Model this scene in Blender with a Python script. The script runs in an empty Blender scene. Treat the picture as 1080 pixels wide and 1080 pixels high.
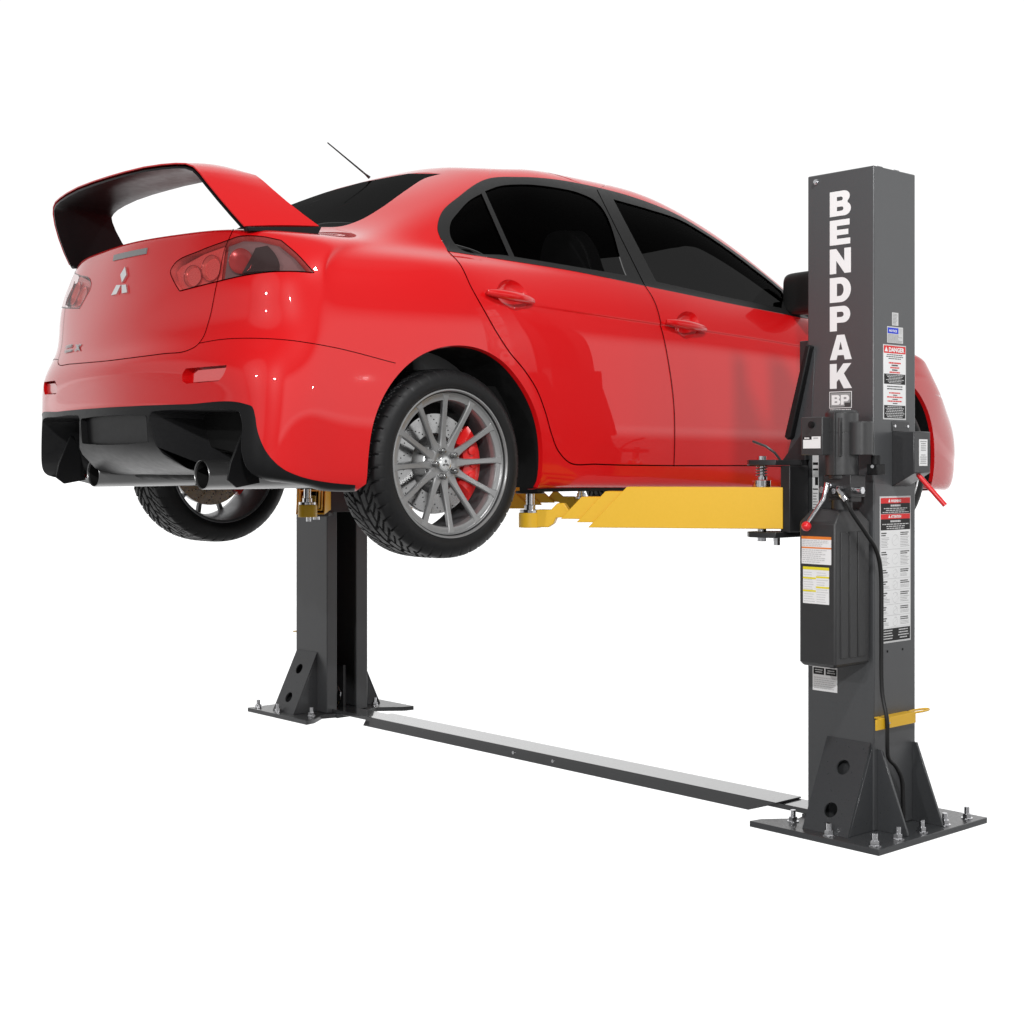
import bpy, bmesh, math, random
import numpy as np
from mathutils import Vector, Matrix
from mathutils.bvhtree import BVHTree
from mathutils.geometry import delaunay_2d_cdt
random.seed(4)
PI = math.pi
scn = bpy.context.scene
COL = scn.collection

# ------------------------------------------------------------------ camera
FOC, HOR = 1571.0, 489.0
_n = math.hypot(.742, .67)
VD = Vector((-.742/_n, .67/_n, 0)); RD = Vector((.67/_n, .742/_n, 0))
CAM = Vector((4.933, -4.700, 1.34))
LIFT = 1.01                       # height of the tyre bottoms above the floor
cd = bpy.data.cameras.new('camera'); cam = bpy.data.objects.new('camera', cd); COL.objects.link(cam)
cam.location = CAM
cam.rotation_euler = VD.to_track_quat('-Z', 'Y').to_euler()
cd.sensor_width = 36; cd.lens = FOC/1080*36; cd.shift_y = -(540-HOR)/1080
cd.clip_start = .05; cd.clip_end = 500
scn.camera = cam
scn.render.resolution_x = scn.render.resolution_y = 1024
scn.view_settings.view_transform = 'Standard'; scn.view_settings.look = 'None'
scn.view_settings.exposure = 0; scn.view_settings.gamma = 1
scn.render.engine = 'CYCLES'

# ------------------------------------------------------------------ helpers
def mat(name, col, rough=.5, metal=0, spec=.5, coat=0, coat_rough=.03, noise=None, emit=None, bump=None):
    m = bpy.data.materials.new(name); m.use_nodes = True
    nt = m.node_tree; b = nt.nodes['Principled BSDF']
    b.inputs['Base Color'].default_value = (*col, 1)
    b.inputs['Roughness'].default_value = rough
    b.inputs['Metallic'].default_value = metal
    b.inputs['Specular IOR Level'].default_value = spec
    b.inputs['Coat Weight'].default_value = coat
    b.inputs['Coat Roughness'].default_value = coat_rough
    tc = nt.nodes.new('ShaderNodeTexCoord')
    if noise:                      # (scale, roughness spread, colour spread)
        n = nt.nodes.new('ShaderNodeTexNoise'); n.inputs['Scale'].default_value = noise[0]; n.inputs['Detail'].default_value = 4
        nt.links.new(tc.outputs['Object'], n.inputs['Vector'])
        mr = nt.nodes.new('ShaderNodeMapRange'); mr.inputs[1].default_value = .3; mr.inputs[2].default_value = .7
        mr.inputs[3].default_value = max(0, rough-noise[1]); mr.inputs[4].default_value = rough+noise[1]
        nt.links.new(n.outputs['Fac'], mr.inputs[0]); nt.links.new(mr.outputs[0], b.inputs['Roughness'])
        if noise[2]:
            mx = nt.nodes.new('ShaderNodeMix'); mx.data_type = 'RGBA'
            mx.inputs[6].default_value = (*[c*(1-noise[2]) for c in col], 1); mx.inputs[7].default_value = (*[min(1, c*(1+noise[2])) for c in col], 1)
            nt.links.new(n.outputs['Fac'], mx.inputs[0]); nt.links.new(mx.outputs[2], b.inputs['Base Color'])
    if bump:                       # (scale, strength)
        n = nt.nodes.new('ShaderNodeTexNoise'); n.inputs['Scale'].default_value = bump[0]; n.inputs['Detail'].default_value = 2
        nt.links.new(tc.outputs['Object'], n.inputs['Vector'])
        bp = nt.nodes.new('ShaderNodeBump'); bp.inputs['Strength'].default_value = bump[1]; bp.inputs['Distance'].default_value = .001
        nt.links.new(n.outputs['Fac'], bp.inputs['Height']); nt.links.new(bp.outputs[0], b.inputs['Normal'])
    return m

def glassmat(name, trans, gloss, tint=(1, 1, 1), rough=.02, haze=3):
    m = bpy.data.materials.new(name); m.use_nodes = True; nt = m.node_tree; nt.nodes.clear()
    out = nt.nodes.new('ShaderNodeOutputMaterial'); mx = nt.nodes.new('ShaderNodeMixShader')
    t = nt.nodes.new('ShaderNodeBsdfTransparent'); t.inputs[0].default_value = (*[trans*c for c in tint], 1)
    g = nt.nodes.new('ShaderNodeBsdfGlossy'); g.inputs['Roughness'].default_value = rough
    lw = nt.nodes.new('ShaderNodeLayerWeight'); lw.inputs[0].default_value = .12
    mu = nt.nodes.new('ShaderNodeMath'); mu.operation = 'MULTIPLY_ADD'; mu.inputs[1].default_value = gloss*haze; mu.inputs[2].default_value = gloss
    nt.links.new(lw.outputs['Facing'], mu.inputs[0]); nt.links.new(mu.outputs[0], mx.inputs[0])
    nt.links.new(t.outputs[0], mx.inputs[1]); nt.links.new(g.outputs[0], mx.inputs[2]); nt.links.new(mx.outputs[0], out.inputs[0])
    return m

M = {}
M['paint'] = mat('red_clearcoat_paint', (.64, .004, .006), .40, 0, .15, 1.0, .015, noise=(900, .04, .03))
M['black'] = mat('gloss_black_plastic', (.010, .010, .0105), .34, 0, .14, noise=(40, .03, .05))
M['trim'] = mat('satin_black_trim', (.015, .015, .015), .42, 0, .3, noise=(60, .04, .1))
M['under'] = mat('underbody_black', (.008, .008, .008), .7, 0, .25, noise=(20, .1, .3))
M['inside'] = mat('cabin_black', (.012, .012, .012), .8, 0, .2, bump=(600, .3))
M['rubber'] = mat('tyre_rubber', (.0075, .0075, .008), .5, 0, .3, noise=(50, .08, .2), bump=(900, .15))
M['rim'] = mat('wheel_alloy', (.31, .31, .31), .34, .6, .5, noise=(80, .04, .06))
M['rim_dark'] = mat('wheel_barrel_metal', (.16, .16, .165), .4, .6, .5, noise=(60, .05, .1))
M['disc'] = mat('brake_disc_steel', (.42, .42, .42), .22, 1, .5, noise=(30, .06, .1))
M['caliper'] = mat('red_caliper_paint', (.70, .012, .012), .35, 0, .5, .4)
M['chrome'] = mat('zinc_plated_steel', (.78, .78, .80), .16, 1, .5, noise=(70, .05, .08))
M['badge'] = mat('badge_silver', (.38, .38, .38), .3, .7, .5)
M['silver'] = mat('silver_badge', (.75, .76, .76), .25, .8, .5)
M['exhaust'] = mat('exhaust_steel', (.30, .30, .30), .30, .9, .5)
M['gap'] = mat('panel_gap_dark', (.07, .002, .002), .7, 0, .1)
M['grey'] = mat('charcoal_powder_coat', (.066, .068, .071), .34, 0, .7, noise=(120, .05, .06), bump=(700, .12))
M['dark'] = mat('black_powder_coat', (.022, .022, .023), .38, 0, .5, noise=(120, .05, .08), bump=(700, .12))
M['yellow'] = mat('yellow_powder_coat', (.80, .465, .022), .38, 0, .45, noise=(90, .05, .03), bump=(500, .1))
M['white'] = mat('white_vinyl', (.86, .86, .86), .5, 0, .3)
M['redlab'] = mat('red_vinyl', (.72, .03, .03), .5, 0, .3)
M['redgrip'] = mat('red_vinyl_grip', (.70, .015, .02), .3, 0, .5)
M['blacklab'] = mat('black_vinyl', (.012, .012, .012), .5, 0, .3)
M['greylab'] = mat('grey_print', (.32, .32, .32), .6, 0, .2)
M['palelab'] = mat('pale_print', (.60, .60, .60), .6, 0, .2)
M['bluelab'] = mat('blue_vinyl', (.015, .05, .62), .5, 0, .3)
M['orangelab'] = mat('orange_vinyl', (.80, .22, .03), .5, 0, .3)
M['yellowlab'] = mat('yellow_vinyl', (.82, .70, .03), .5, 0, .3)
M['tank'] = mat('reservoir_plastic', (.028, .028, .029), .42, 0, .5, noise=(30, .05, .08), bump=(300, .1))
M['hose'] = mat('hose_rubber', (.012, .012, .012), .45, 0, .4)
M['glass'] = glassmat('tinted_window_glass', .14, .006)
M['rearglass'] = glassmat('dark_rear_glass', .05, .012)
M['lens'] = glassmat('smoked_lamp_lens', .92, .045, (1, .93, .93), .10, 7)
M['fog'] = mat('fog_lens_red', (.72, .12, .12), .2, 0, .5, .5)
M['redlens'] = glassmat('red_lamp_lens', .9, .10, (1, .10, .10), .04)

M['grey2'] = mat('charcoal_powder_coat_base', (.048, .050, .053), .32, 0, .5, .25, .1, noise=(120, .05, .06), bump=(700, .1))
M['dark2'] = mat('lock_housing_coat', (.040, .040, .042), .33, 0, .5, noise=(120, .05, .06), bump=(600, .1))
M['dkgrey'] = mat('dark_grey_vinyl', (.06, .06, .06), .5, 0, .3)
M['palewhite'] = mat('off_white_vinyl', (.66, .66, .66), .5, 0, .3)
M['tank2'] = mat('motor_black_enamel', (.045, .045, .046), .36, 0, .5, noise=(60, .05, .08), bump=(500, .08))
M['plate'] = mat('floor_plate_enamel', (.035, .036, .038), .16, 0, .8, 1, .04, noise=(60, .04, .08))
M['headliner'] = mat('headliner_cloth', (.03, .006, .006), .9, 0, .1)
M['seat'] = mat('seat_cloth', (.28, .28, .285), .85, 0, .2, bump=(500, .4))
M['lug'] = mat('lug_nut_steel', (.25, .25, .25), .15, .9)
M['tail_red'] = mat('tail_red_panel', (.74, .10, .09), .3, 0, .5, noise=(300, .1, .1))
M['tail_red2'] = mat('tail_dark_red_reflector', (.42, .05, .05), .25, .3, .5)
M['tail_smoke'] = mat('tail_smoked_panel', (.20, .115, .115), .35, 0, .5, noise=(300, .1, .1))
M['tail_chrome'] = mat('tail_red_chrome', (.80, .14, .12), .18, .5, .5)
M['tail_dark'] = mat('tail_dark_panel', (.035, .02, .02), .25, 0, .6)

def make(name, verts, faces, m, parent=None, smooth=False, bev=0, edges=None, auto=None, uvn=None):
    me = bpy.data.meshes.new(name); me.from_pydata([tuple(v) for v in verts], [], faces)
    me.validate(clean_customdata=False); me.update()
    if smooth: me.shade_smooth()
    o = bpy.data.objects.new(name, me); COL.objects.link(o)
    if m is not None: me.materials.append(m)
    if parent is not None: o.parent = parent
    if auto is not None:
        bm = bmesh.new(); bm.from_mesh(me)
        for e in bm.edges:
            if len(e.link_faces) == 2 and e.calc_face_angle(0) > math.radians(auto): e.smooth = False
        for f in bm.faces: f.smooth = True
        bm.to_mesh(me); bm.free()
    if bev:
        b = o.modifiers.new('bevel', 'BEVEL'); b.width = bev; b.segments = 2; b.limit_method = 'ANGLE'; b.angle_limit = math.radians(40)
        b.harden_normals = False
    return o

class MB:
    """collects simple shapes into one mesh"""
    def __init__(s): s.v = []; s.f = []; s.mi = []; s.cur = 0
    def add(s, vs, fs):
        k = len(s.v); s.v += [Vector(v) for v in vs]; s.f += [tuple(i+k for i in f) for f in fs]; s.mi += [s.cur]*len(fs); return s
    def box(s, a, b, M4=None):
        x0, y0, z0 = a; x1, y1, z1 = b
        vs = [Vector(p) for p in ((x0, y0, z0), (x1, y0, z0), (x1, y1, z0), (x0, y1, z0), (x0, y0, z1), (x1, y0, z1), (x1, y1, z1), (x0, y1, z1))]
        if M4: vs = [M4 @ v for v in vs]
        return s.add(vs, [(0, 3, 2, 1), (4, 5, 6, 7), (0, 1, 5, 4), (1, 2, 6, 5), (2, 3, 7, 6), (3, 0, 4, 7)])
    def prism(s, poly, axis, a, b, M4=None):
        """poly: list of 2D points; axis 0/1/2 extruded from a to b; the other two axes in order"""
        def P(p, t):
            q = [p[0], p[1]]; q.insert(axis, t); return Vector(q)
        n = len(poly); vs = [P(p, a) for p in poly]+[P(p, b) for p in poly]
        if M4: vs = [M4 @ v for v in vs]
        area = sum(poly[i][0]*poly[(i+1) % n][1]-poly[(i+1) % n][0]*poly[i][1] for i in range(n))
        fs = [tuple(range(n)), tuple(range(2*n-1, n-1, -1))]+[(i, i+n, (i+1) % n+n, (i+1) % n) for i in range(n)]
        return s.add(vs, fs)
    def cyl(s, c, r, h, axis=(0, 0, 1), n=24, r2=None, M4=None, cap=True):
        """from c along axis by h"""
        ax = Vector(axis).normalized(); q = ax.to_track_quat('Z', 'Y'); c = Vector(c); r2 = r if r2 is None else r2
        vs = [c+q @ Vector((r*math.cos(2*PI*i/n), r*math.sin(2*PI*i/n), 0)) for i in range(n)]
        vs += [c+q @ Vector((r2*math.cos(2*PI*i/n), r2*math.sin(2*PI*i/n), h)) for i in range(n)]
        if M4: vs = [M4 @ v for v in vs]
        fs = [(i, (i+1) % n, (i+1) % n+n, i+n) for i in range(n)]
        if cap: fs += [tuple(range(n-1, -1, -1)), tuple(range(n, 2*n))]
        return s.add(vs, fs)
    def tube(s, pts, r, n=10, closed=False, cap=True):
        pts = [Vector(p) for p in pts]; m = len(pts); vs = []; fs = []
        prev = None
        for i, p in enumerate(pts):
            a = pts[i-1] if (i > 0 or closed) else pts[i]; b = pts[(i+1) % m] if (i < m-1 or closed) else pts[i]
            t = (b-a).normalized()
            if prev is None:
                up = Vector((0, 0, 1)) if abs(t.z) < .9 else Vector((1, 0, 0)); x = t.cross(up).normalized()
            else: x = (prev-t*prev.dot(t)).normalized()
            prev = x; y = t.cross(x)
            rr = r[i] if isinstance(r, (list, tuple)) else r
            vs += [p+x*rr*math.cos(2*PI*k/n)+y*rr*math.sin(2*PI*k/n) for k in range(n)]
        for i in range(m if closed else m-1):
            for k in range(n):
                a = i*n+k; b = i*n+(k+1) % n; c = ((i+1) % m)*n+(k+1) % n; d = ((i+1) % m)*n+k
                fs.append((a, b, c, d))
        if cap and not closed: fs += [tuple(range(n-1, -1, -1)), tuple(range((m-1)*n, m*n))]
        return s.add(vs, fs)
    def lathe(s, prof, c=(0, 0, 0), axis='X', n=64, a0=0, a1=2*PI):
        """prof: list of (t along axis, radius)"""
        full = abs(a1-a0-2*PI) < 1e-6; m = n if full else n+1; c = Vector(c); vs = []; fs = []
        for i in range(m):
            a = a0+(a1-a0)*i/n; ca, sa = math.cos(a), math.sin(a)
            for t, r in prof:
                vs.append(c+(Vector((t, r*ca, r*sa)) if axis == 'X' else Vector((r*ca, r*sa, t)) if axis == 'Z' else Vector((r*ca, t, r*sa))))
        k = len(prof)
        for i in range(n):
            j = (i+1) % m
            for q in range(k-1): fs.append((i*k+q, i*k+q+1, j*k+q+1, j*k+q))
        return s.add(vs, fs)
    def build(s, name, m, parent=None, auto=35, bev=0, fix=True):
        me = bpy.data.meshes.new(name); me.from_pydata([tuple(v) for v in s.v], [], s.f)
        ms = m if isinstance(m, (list, tuple)) else [m]
        for q in ms: me.materials.append(q)
        for i, p in enumerate(me.polygons): p.material_index = s.mi[i]
        bm = bmesh.new(); bm.from_mesh(me)
        if fix: bmesh.ops.recalc_face_normals(bm, faces=bm.faces)
        for f in bm.faces: f.smooth = True
        for e in bm.edges:
            if len(e.link_faces) == 2 and e.calc_face_angle(0) > math.radians(auto): e.smooth = False
        bm.to_mesh(me); bm.free(); me.update()
        o = bpy.data.objects.new(name, me); COL.objects.link(o)
        if parent is not None: o.parent = parent
        if bev:
            b = o.modifiers.new('bevel', 'BEVEL'); b.width = bev; b.segments = 2; b.limit_method = 'ANGLE'; b.angle_limit = math.radians(40)
        return o

def empty(name, loc, label, cat, group=None):
    o = bpy.data.objects.new(name, None); COL.objects.link(o); o.location = loc; o.empty_display_size = .2
    o['label'] = label; o['category'] = cat
    if group: o['group'] = group
    return o
def tag(o, label, cat=None, group=None):
    o['label'] = label
    if cat: o['category'] = cat
    if group: o['group'] = group
    return o

def crom(pts, step=None, n=6, closed=True):
    """smooth polyline through points; a point given as (x,y,1) is a corner"""
    P = [(p[0], p[1]) for p in pts]; K = [len(p) > 2 for p in pts]; m = len(P); out = []
    rng = range(m) if closed else range(m-1)
    for i in rng:
        p1 = np.array(P[i]); p2 = np.array(P[(i+1) % m])
        p0 = np.array(P[i-1]) if (closed or i > 0) else 2*p1-p2
        p3 = np.array(P[(i+2) % m]) if (closed or i < m-2) else 2*p2-p1
        if K[i]: p0 = p1-(p2-p1)
        if K[(i+1) % m]: p3 = p2+(p2-p1)
        L = np.linalg.norm(p2-p1); k = max(1, int(L/step)) if step else n
        # centripetal-ish tangents
        d1 = np.linalg.norm(p1-p0)+1e-9; d2 = L+1e-9; d3 = np.linalg.norm(p3-p2)+1e-9
        m1 = ((p1-p0)/d1*d2+(p2-p1)/d2*d1)/(d1+d2)*d2; m2 = ((p2-p1)/d2*d3+(p3-p2)/d3*d2)/(d2+d3)*d2
        for j in range(k):
            t = j/k; t2 = t*t; t3 = t2*t
            out.append(tuple((2*t3-3*t2+1)*p1+(t3-2*t2+t)*m1+(-2*t3+3*t2)*p2+(t3-t2)*m2))
    if not closed: out.append(P[-1])
    return out
# ------------------------------------------------------------------ car body surface (half, mirrored)
YS = [-1.80, -1.55, -1.325, -1.10, -.80, -.40, 0, .40, .80, 1.10, 1.325, 1.55, 1.80]       # columns 5..17
WD = [.868, .893, .905, .897, .882, .878, .878, .880, .888, .900, .906, .893, .858]
def side(dx, zs, ys=YS):
    zz = np.interp(YS, [a for a, b in zs], [b for a, b in zs])
    return [(w+(dx if not callable(dx) else dx(y)), yy, z) for w, y, yy, z in zip(WD, YS, ys, zz)]
ROWS = []
# 0 underside edge
ROWS.append([(0, -1.92, .288), (.3, -1.91, .288), (.55, -1.96, .280), (.70, -1.92, .272), (.755, -1.86, .256)] + side(-.09, [(-2, .240), (2, .215)]) + [(.72, 1.98, .2), (.6, 2.07, .19), (.33, 2.14, .19), (0, 2.16, .19)])
# 1 bottom edge
ROWS.append([(0, -2.03, .300), (.3, -2.02, .298), (.585, -2.06, .284), (.765, -2.00, .275), (.830, -1.89, .258)] + side(-.028, [(-2, .241), (-.8, .242), (2, .205)]) + [(.785, 2.03, .20), (.64, 2.13, .19), (.35, 2.21, .19), (0, 2.24, .19)])
# 2
ROWS.append([(0, -2.178, .385), (.3, -2.165, .38), (.605, -2.10, .365), (.790, -2.02, .34), (.852, -1.90, .327)] + side(-.006, [(-2, .325), (2, .30)]) + [(.80, 2.04, .29), (.66, 2.155, .28), (.36, 2.235, .28), (0, 2.27, .28)])
# 3
ROWS.append([(0, -2.185, .53), (.3, -2.172, .53), (.61, -2.12, .52), (.795, -2.03, .51), (.860, -1.91, .50)] + side(.002, [(-2, .49), (2, .46)]) + [(.80, 2.045, .45), (.66, 2.165, .45), (.36, 2.245, .45), (0, 2.28, .45)])
# 4
ROWS.append([(0, -2.205, .66), (.3, -2.19, .66), (.60, -2.135, .66), (.790, -2.04, .66), (.858, -1.915, .66)] + side(.001, [(-2, .66), (0, .63), (2, .58)]) + [(.785, 2.00, .57), (.65, 2.12, .57), (.35, 2.20, .57), (0, 2.23, .57)])
# 5 bumper shelf
ROWS.append([(0, -2.175, .745), (.3, -2.162, .75), (.585, -2.11, .76), (.775, -2.015, .775), (.850, -1.90, .79)] + side(-.004, [(-2, .80), (0, .76), (2, .67)]) + [(.765, 1.95, .66), (.63, 2.07, .66), (.34, 2.16, .66), (0, 2.19, .66)])
# 6
ROWS.append([(0, -2.155, .86), (.3, -2.14, .865), (.57, -2.085, .875), (.760, -1.985, .885), (.835, -1.87, .90)] + side(-.016, [(-2, .91), (0, .87), (.8, .83), (2, .74)]) + [(.735, 1.88, .74), (.60, 2.0, .74), (.33, 2.10, .74), (0, 2.13, .74)])
# 7
ROWS.append([(0, -2.13, .99), (.3, -2.115, .99), (.55, -2.06, .99), (.735, -1.95, .99), (.810, -1.83, .99)] + side(lambda y: -.040, [(-2, .995), (0, .965), (.8, .92), (2, .80)]) + [(.70, 1.80, .80), (.57, 1.93, .80), (.32, 2.03, .81), (0, 2.06, .81)])
# 8 rear lip / shoulder
ROWS.append([(0, -2.105, 1.105), (.3, -2.085, 1.10), (.52, -2.03, 1.09), (.690, -1.90, 1.075), (.770, -1.77, 1.06)] + side(lambda y: -.070-.012*max(0, -y-.5), [(-2, 1.055), (-1, 1.055), (0, 1.035), (.8, .985), (1.2, .93), (2, .85)], [-1.70, -1.48, -1.27, -1.07, -.79, -.40, 0, .4, .8, 1.08, 1.29, 1.50, 1.70]) + [(.62, 1.70, .86), (.52, 1.80, .87), (.30, 1.90, .88), (0, 1.94, .89)])
# 9 belt / deck edge
ROWS.append([(0, -2.04, 1.125), (.3, -2.02, 1.122), (.48, -1.975, 1.118), (.620, -1.84, 1.112), (.705, -1.69, 1.105)] + [(.735, -1.56, 1.10), (.752, -1.40, 1.10), (.764, -1.22, 1.10), (.775, -1.04, 1.095), (.785, -.78, 1.088), (.792, -.40, 1.077), (.795, 0, 1.06), (.795, .38, 1.04), (.790, .74, 1.008), (.765, .98, .97), (.730, 1.14, .955), (.68, 1.28, .95), (.60, 1.38, .94)] + [(.50, 1.44, .93), (.40, 1.48, .93), (.22, 1.53, .94), (0, 1.55, .945)])
# 10 glass base
ROWS.append([(0, -1.74, 1.15), (.28, -1.725, 1.15), (.42, -1.69, 1.15), (.535, -1.61, 1.15), (.615, -1.52, 1.155)] + [(.665, -1.43, 1.165), (.700, -1.30, 1.175), (.722, -1.16, 1.18), (.738, -1.00, 1.18), (.751, -.76, 1.175), (.760, -.40, 1.163), (.763, 0, 1.145), (.760, .36, 1.12), (.745, .68, 1.085), (.705, .87, 1.05), (.65, .96, 1.025), (.58, 1.03, 1.01), (.48, 1.09, 1.0)] + [(.38, 1.13, 1.0), (.29, 1.155, 1.0), (.16, 1.175, 1.0), (0, 1.18, 1.0)])
# 11
ROWS.append([(0, -1.42, 1.31), (.24, -1.41, 1.31), (.36, -1.39, 1.305), (.46, -1.34, 1.30), (.535, -1.28, 1.295)] + [(.59, -1.20, 1.295), (.628, -1.11, 1.30), (.655, -1.00, 1.305), (.672, -.88, 1.31), (.688, -.70, 1.312), (.700, -.39, 1.305), (.702, -.03, 1.288), (.695, .27, 1.26), (.668, .50, 1.22), (.625, .63, 1.18), (.57, .71, 1.155), (.50, .77, 1.14), (.41, .82, 1.13)] + [(.32, .85, 1.13), (.24, .87, 1.13), (.13, .885, 1.13), (0, .89, 1.13)])
# 12 roof rail / glass tops
ROWS.append([(0, -1.06, 1.455), (.20, -1.055, 1.453), (.31, -1.045, 1.448), (.40, -1.02, 1.440), (.465, -.985, 1.430)] + [(.51, -.94, 1.424), (.545, -.88, 1.420), (.568, -.81, 1.422), (.583, -.73, 1.428), (.598, -.60, 1.433), (.612, -.36, 1.432), (.612, -.08, 1.418), (.602, .12, 1.390), (.575, .27, 1.355), (.54, .36, 1.325), (.49, .42, 1.305), (.43, .46, 1.295), (.35, .50, 1.29)] + [(.27, .525, 1.288), (.20, .54, 1.288), (.11, .55, 1.288), (0, .555, 1.288)])
# 13 roof edge
ROWS.append([(0, -.90, 1.49), (.17, -.90, 1.488), (.26, -.89, 1.484), (.34, -.87, 1.479), (.39, -.84, 1.474)] + [(.425, -.80, 1.472), (.45, -.75, 1.472), (.468, -.68, 1.475), (.478, -.60, 1.480), (.49, -.48, 1.485), (.50, -.28, 1.487), (.50, -.10, 1.476), (.49, .03, 1.456), (.465, .13, 1.432), (.43, .20, 1.412), (.39, .25, 1.395), (.34, .29, 1.385), (.28, .32, 1.378)] + [(.22, .345, 1.372), (.16, .36, 1.37), (.09, .37, 1.37), (0, .375, 1.37)])
# 14, 15 crown
def crown(f, dz):
    out = []
    for (x, y, z) in ROWS[13]:
        yc = -.22
        out.append((x*f, yc+(y-yc)*(1-(1-f)*.75), z+dz*(1-.5*abs(y-yc))))
    return out
ROWS.append(crown(.52, .030)); ROWS.append(crown(0, .042))
ROWS = np.array(ROWS); NV, NU = ROWS.shape[:2]
# trim of the proportions: roof and screen a little fuller, tail corners a little wider
for r_, zs in {13: [(-1.1, .030), (-.6, .046), (-.3, .032), (0, .040), (.4, .05)], 14: [(-1, .032), (.3, .045)], 15: [(-1, .032), (.3, .045)],
               12: [(-1.1, .030), (-.6, .034), (-.3, .022), (0, .038), (.3, .062), (.6, .07)], 11: [(-1.5, .018), (-.6, .012), (-.2, .010), (.2, .045), (.5, .064), (.9, .07)],
               10: [(-1.8, .012), (-.4, .004), (.2, .01), (.6, .035), (.9, .05), (1.2, .05)], 9: [(-2.1, .014), (-1.6, .004), (.3, 0), (.9, .02), (1.5, .02)], 8: [(-2.1, .012), (-1.6, .004), (0, 0), (2, 0)]}.items():
    ROWS[r_, :, 2] += np.interp(ROWS[r_, :, 1], [a for a, b in zs], [b for a, b in zs])
for r_, (a2, b2, a3, b3, a4, b4) in {8: (.045, -.010, .045, -.015, .030, -.01), 7: (.048, -.012, .042, -.02, .022, -.01), 6: (.03, -.005, .022, -.01, .01, 0), 5: (0, 0, 0, 0, 0, 0), 4: (.02, -.008, .015, -.012, .006, 0),
              3: (.03, -.012, .025, -.025, .008, -.01), 2: (.05, -.025, .032, -.035, .006, -.005), 1: (.04, -.025, .035, -.03, .01, -.005), 9: (.045, -.01, .05, -.015, .03, -.01)}.items():
    for c_, (da, db) in ((2, (a2, b2)), (3, (a3, b3)), (4, (a4, b4))): ROWS[r_, c_, 0] += da; ROWS[r_, c_, 1] += db
for r_, d_ in {2: .02, 3: .02, 4: .04, 5: .045, 6: .02}.items(): ROWS[r_, 17:20, 1] += d_
ROWS[1:4, 18, 1] += .01

def pad(Pn):
    """ghost rows/cols: mirrored in u, extended in v"""
    Q = np.zeros((NV+2, NU+2, 3)); Q[1:-1, 1:-1] = Pn
    fl = np.array([-1, 1, 1])
    Q[1:-1, 0] = Pn[:, 1]*fl; Q[1:-1, -1] = Pn[:, -2]*fl
    Q[0, :] = 2*Q[1, :]-Q[2, :]
    Q[-1, 1:-1] = Pn[-2]*fl; Q[-1, 0] = Q[-1, 1]; Q[-1, -1] = Q[-1, -2]
    return Q
def bs(t):
    return np.stack([(1-t)**3/6, (3*t**3-6*t*t+4)/6, (-3*t**3+3*t*t+3*t+1)/6, t**3/6], -1)
def dbs(t):
    return np.stack([-(1-t)**2/2, (9*t*t-12*t)/6, (-9*t*t+6*t+3)/6, t*t/2], -1)
def evalS(Q, u, v, deriv=False):
    u = np.clip(np.asarray(u, float), 0, NU-1-1e-9); v = np.clip(np.asarray(v, float), 0, NV-1-1e-9)
    iu = u.astype(int); iv = v.astype(int); tu = u-iu; tv = v-iv
    bu = bs(tu); bv = bs(tv)
    S = 0; Su = 0; Sv = 0
    if deriv: du = dbs(tu); dv = dbs(tv)
    for a in range(4):
        for b in range(4):
            C_ = Q[iv+a, iu+b]
            S = S+C_*(bv[..., a]*bu[..., b])[..., None]
            if deriv:
                Su = Su+C_*(bv[..., a]*du[..., b])[..., None]; Sv = Sv+C_*(dv[..., a]*bu[..., b])[..., None]
    if not deriv: return S
    N = np.cross(Su, Sv); L = np.linalg.norm(N, axis=-1, keepdims=True)
    bad = L[..., 0] < 1e-7
    N = N/np.maximum(L, 1e-9); N[bad] = (0, 0, 1)
    return S, N
gu, gv = np.meshgrid(np.arange(NU), np.arange(NV))
Pc = ROWS.copy()
for it in range(3):
    Pc = Pc+.85*(ROWS-evalS(pad(Pc), gu, gv))
    Pc[:, 0, 0] = 0; Pc[:, -1, 0] = 0; Pc[-1, :, 0] = 0
QN = pad(Pc)
_S, _N = evalS(QN, np.array([11.0]), np.array([4.0]), True)
NSGN = 1.0 if _N[0][0] > 0 else -1.0
def crease_z(y): return np.interp(y, [-1.05, -.80, -.40, 0, .4, .75, 1.1], [.925, .915, .900, .887, .870, .852, .83])
def surf(uv, off=0.0):
    uv = np.array(uv, float).reshape(-1, 2)
    S, N = evalS(QN, uv[:, 0], uv[:, 1], True); N = N*NSGN
    top = (uv[:, 1] > NV-1.6); N[top & (N[:, 2] < 0)] *= -1
    # pressed crease along the doors: a soft fold whose lower side sits a few millimetres in
    y, z = S[:, 1], S[:, 2]
    def fold(y, z):
        zc = crease_z(y); a = .0065*np.clip((y+1.02)/.35, 0, 1)*np.clip((1.15-y)/.3, 0, 1)
        q = zc-z
        return -a*np.clip(q/.010+.5, 0, 1)**2*(3-2*np.clip(q/.010+.5, 0, 1))*np.exp(-np.maximum(q, 0)/.07)
    m = (uv[:, 0] > 6.5) & (uv[:, 0] < 16) & (uv[:, 1] > 2) & (uv[:, 1] < 9)
    if m.any():
        e = 5e-4; d0 = fold(y, z); gy = (fold(y+e, z)-fold(y-e, z))/(2*e); gz = (fold(y, z+e)-fold(y, z-e))/(2*e)
        S = S.copy(); N = N.copy()
        S[m, 0] += d0[m]; N[m, 1] -= N[m, 0]*gy[m]; N[m, 2] -= N[m, 0]*gz[m]
        N = N/np.maximum(np.linalg.norm(N, axis=1, keepdims=True), 1e-9)
    return S+N*off, N
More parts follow.
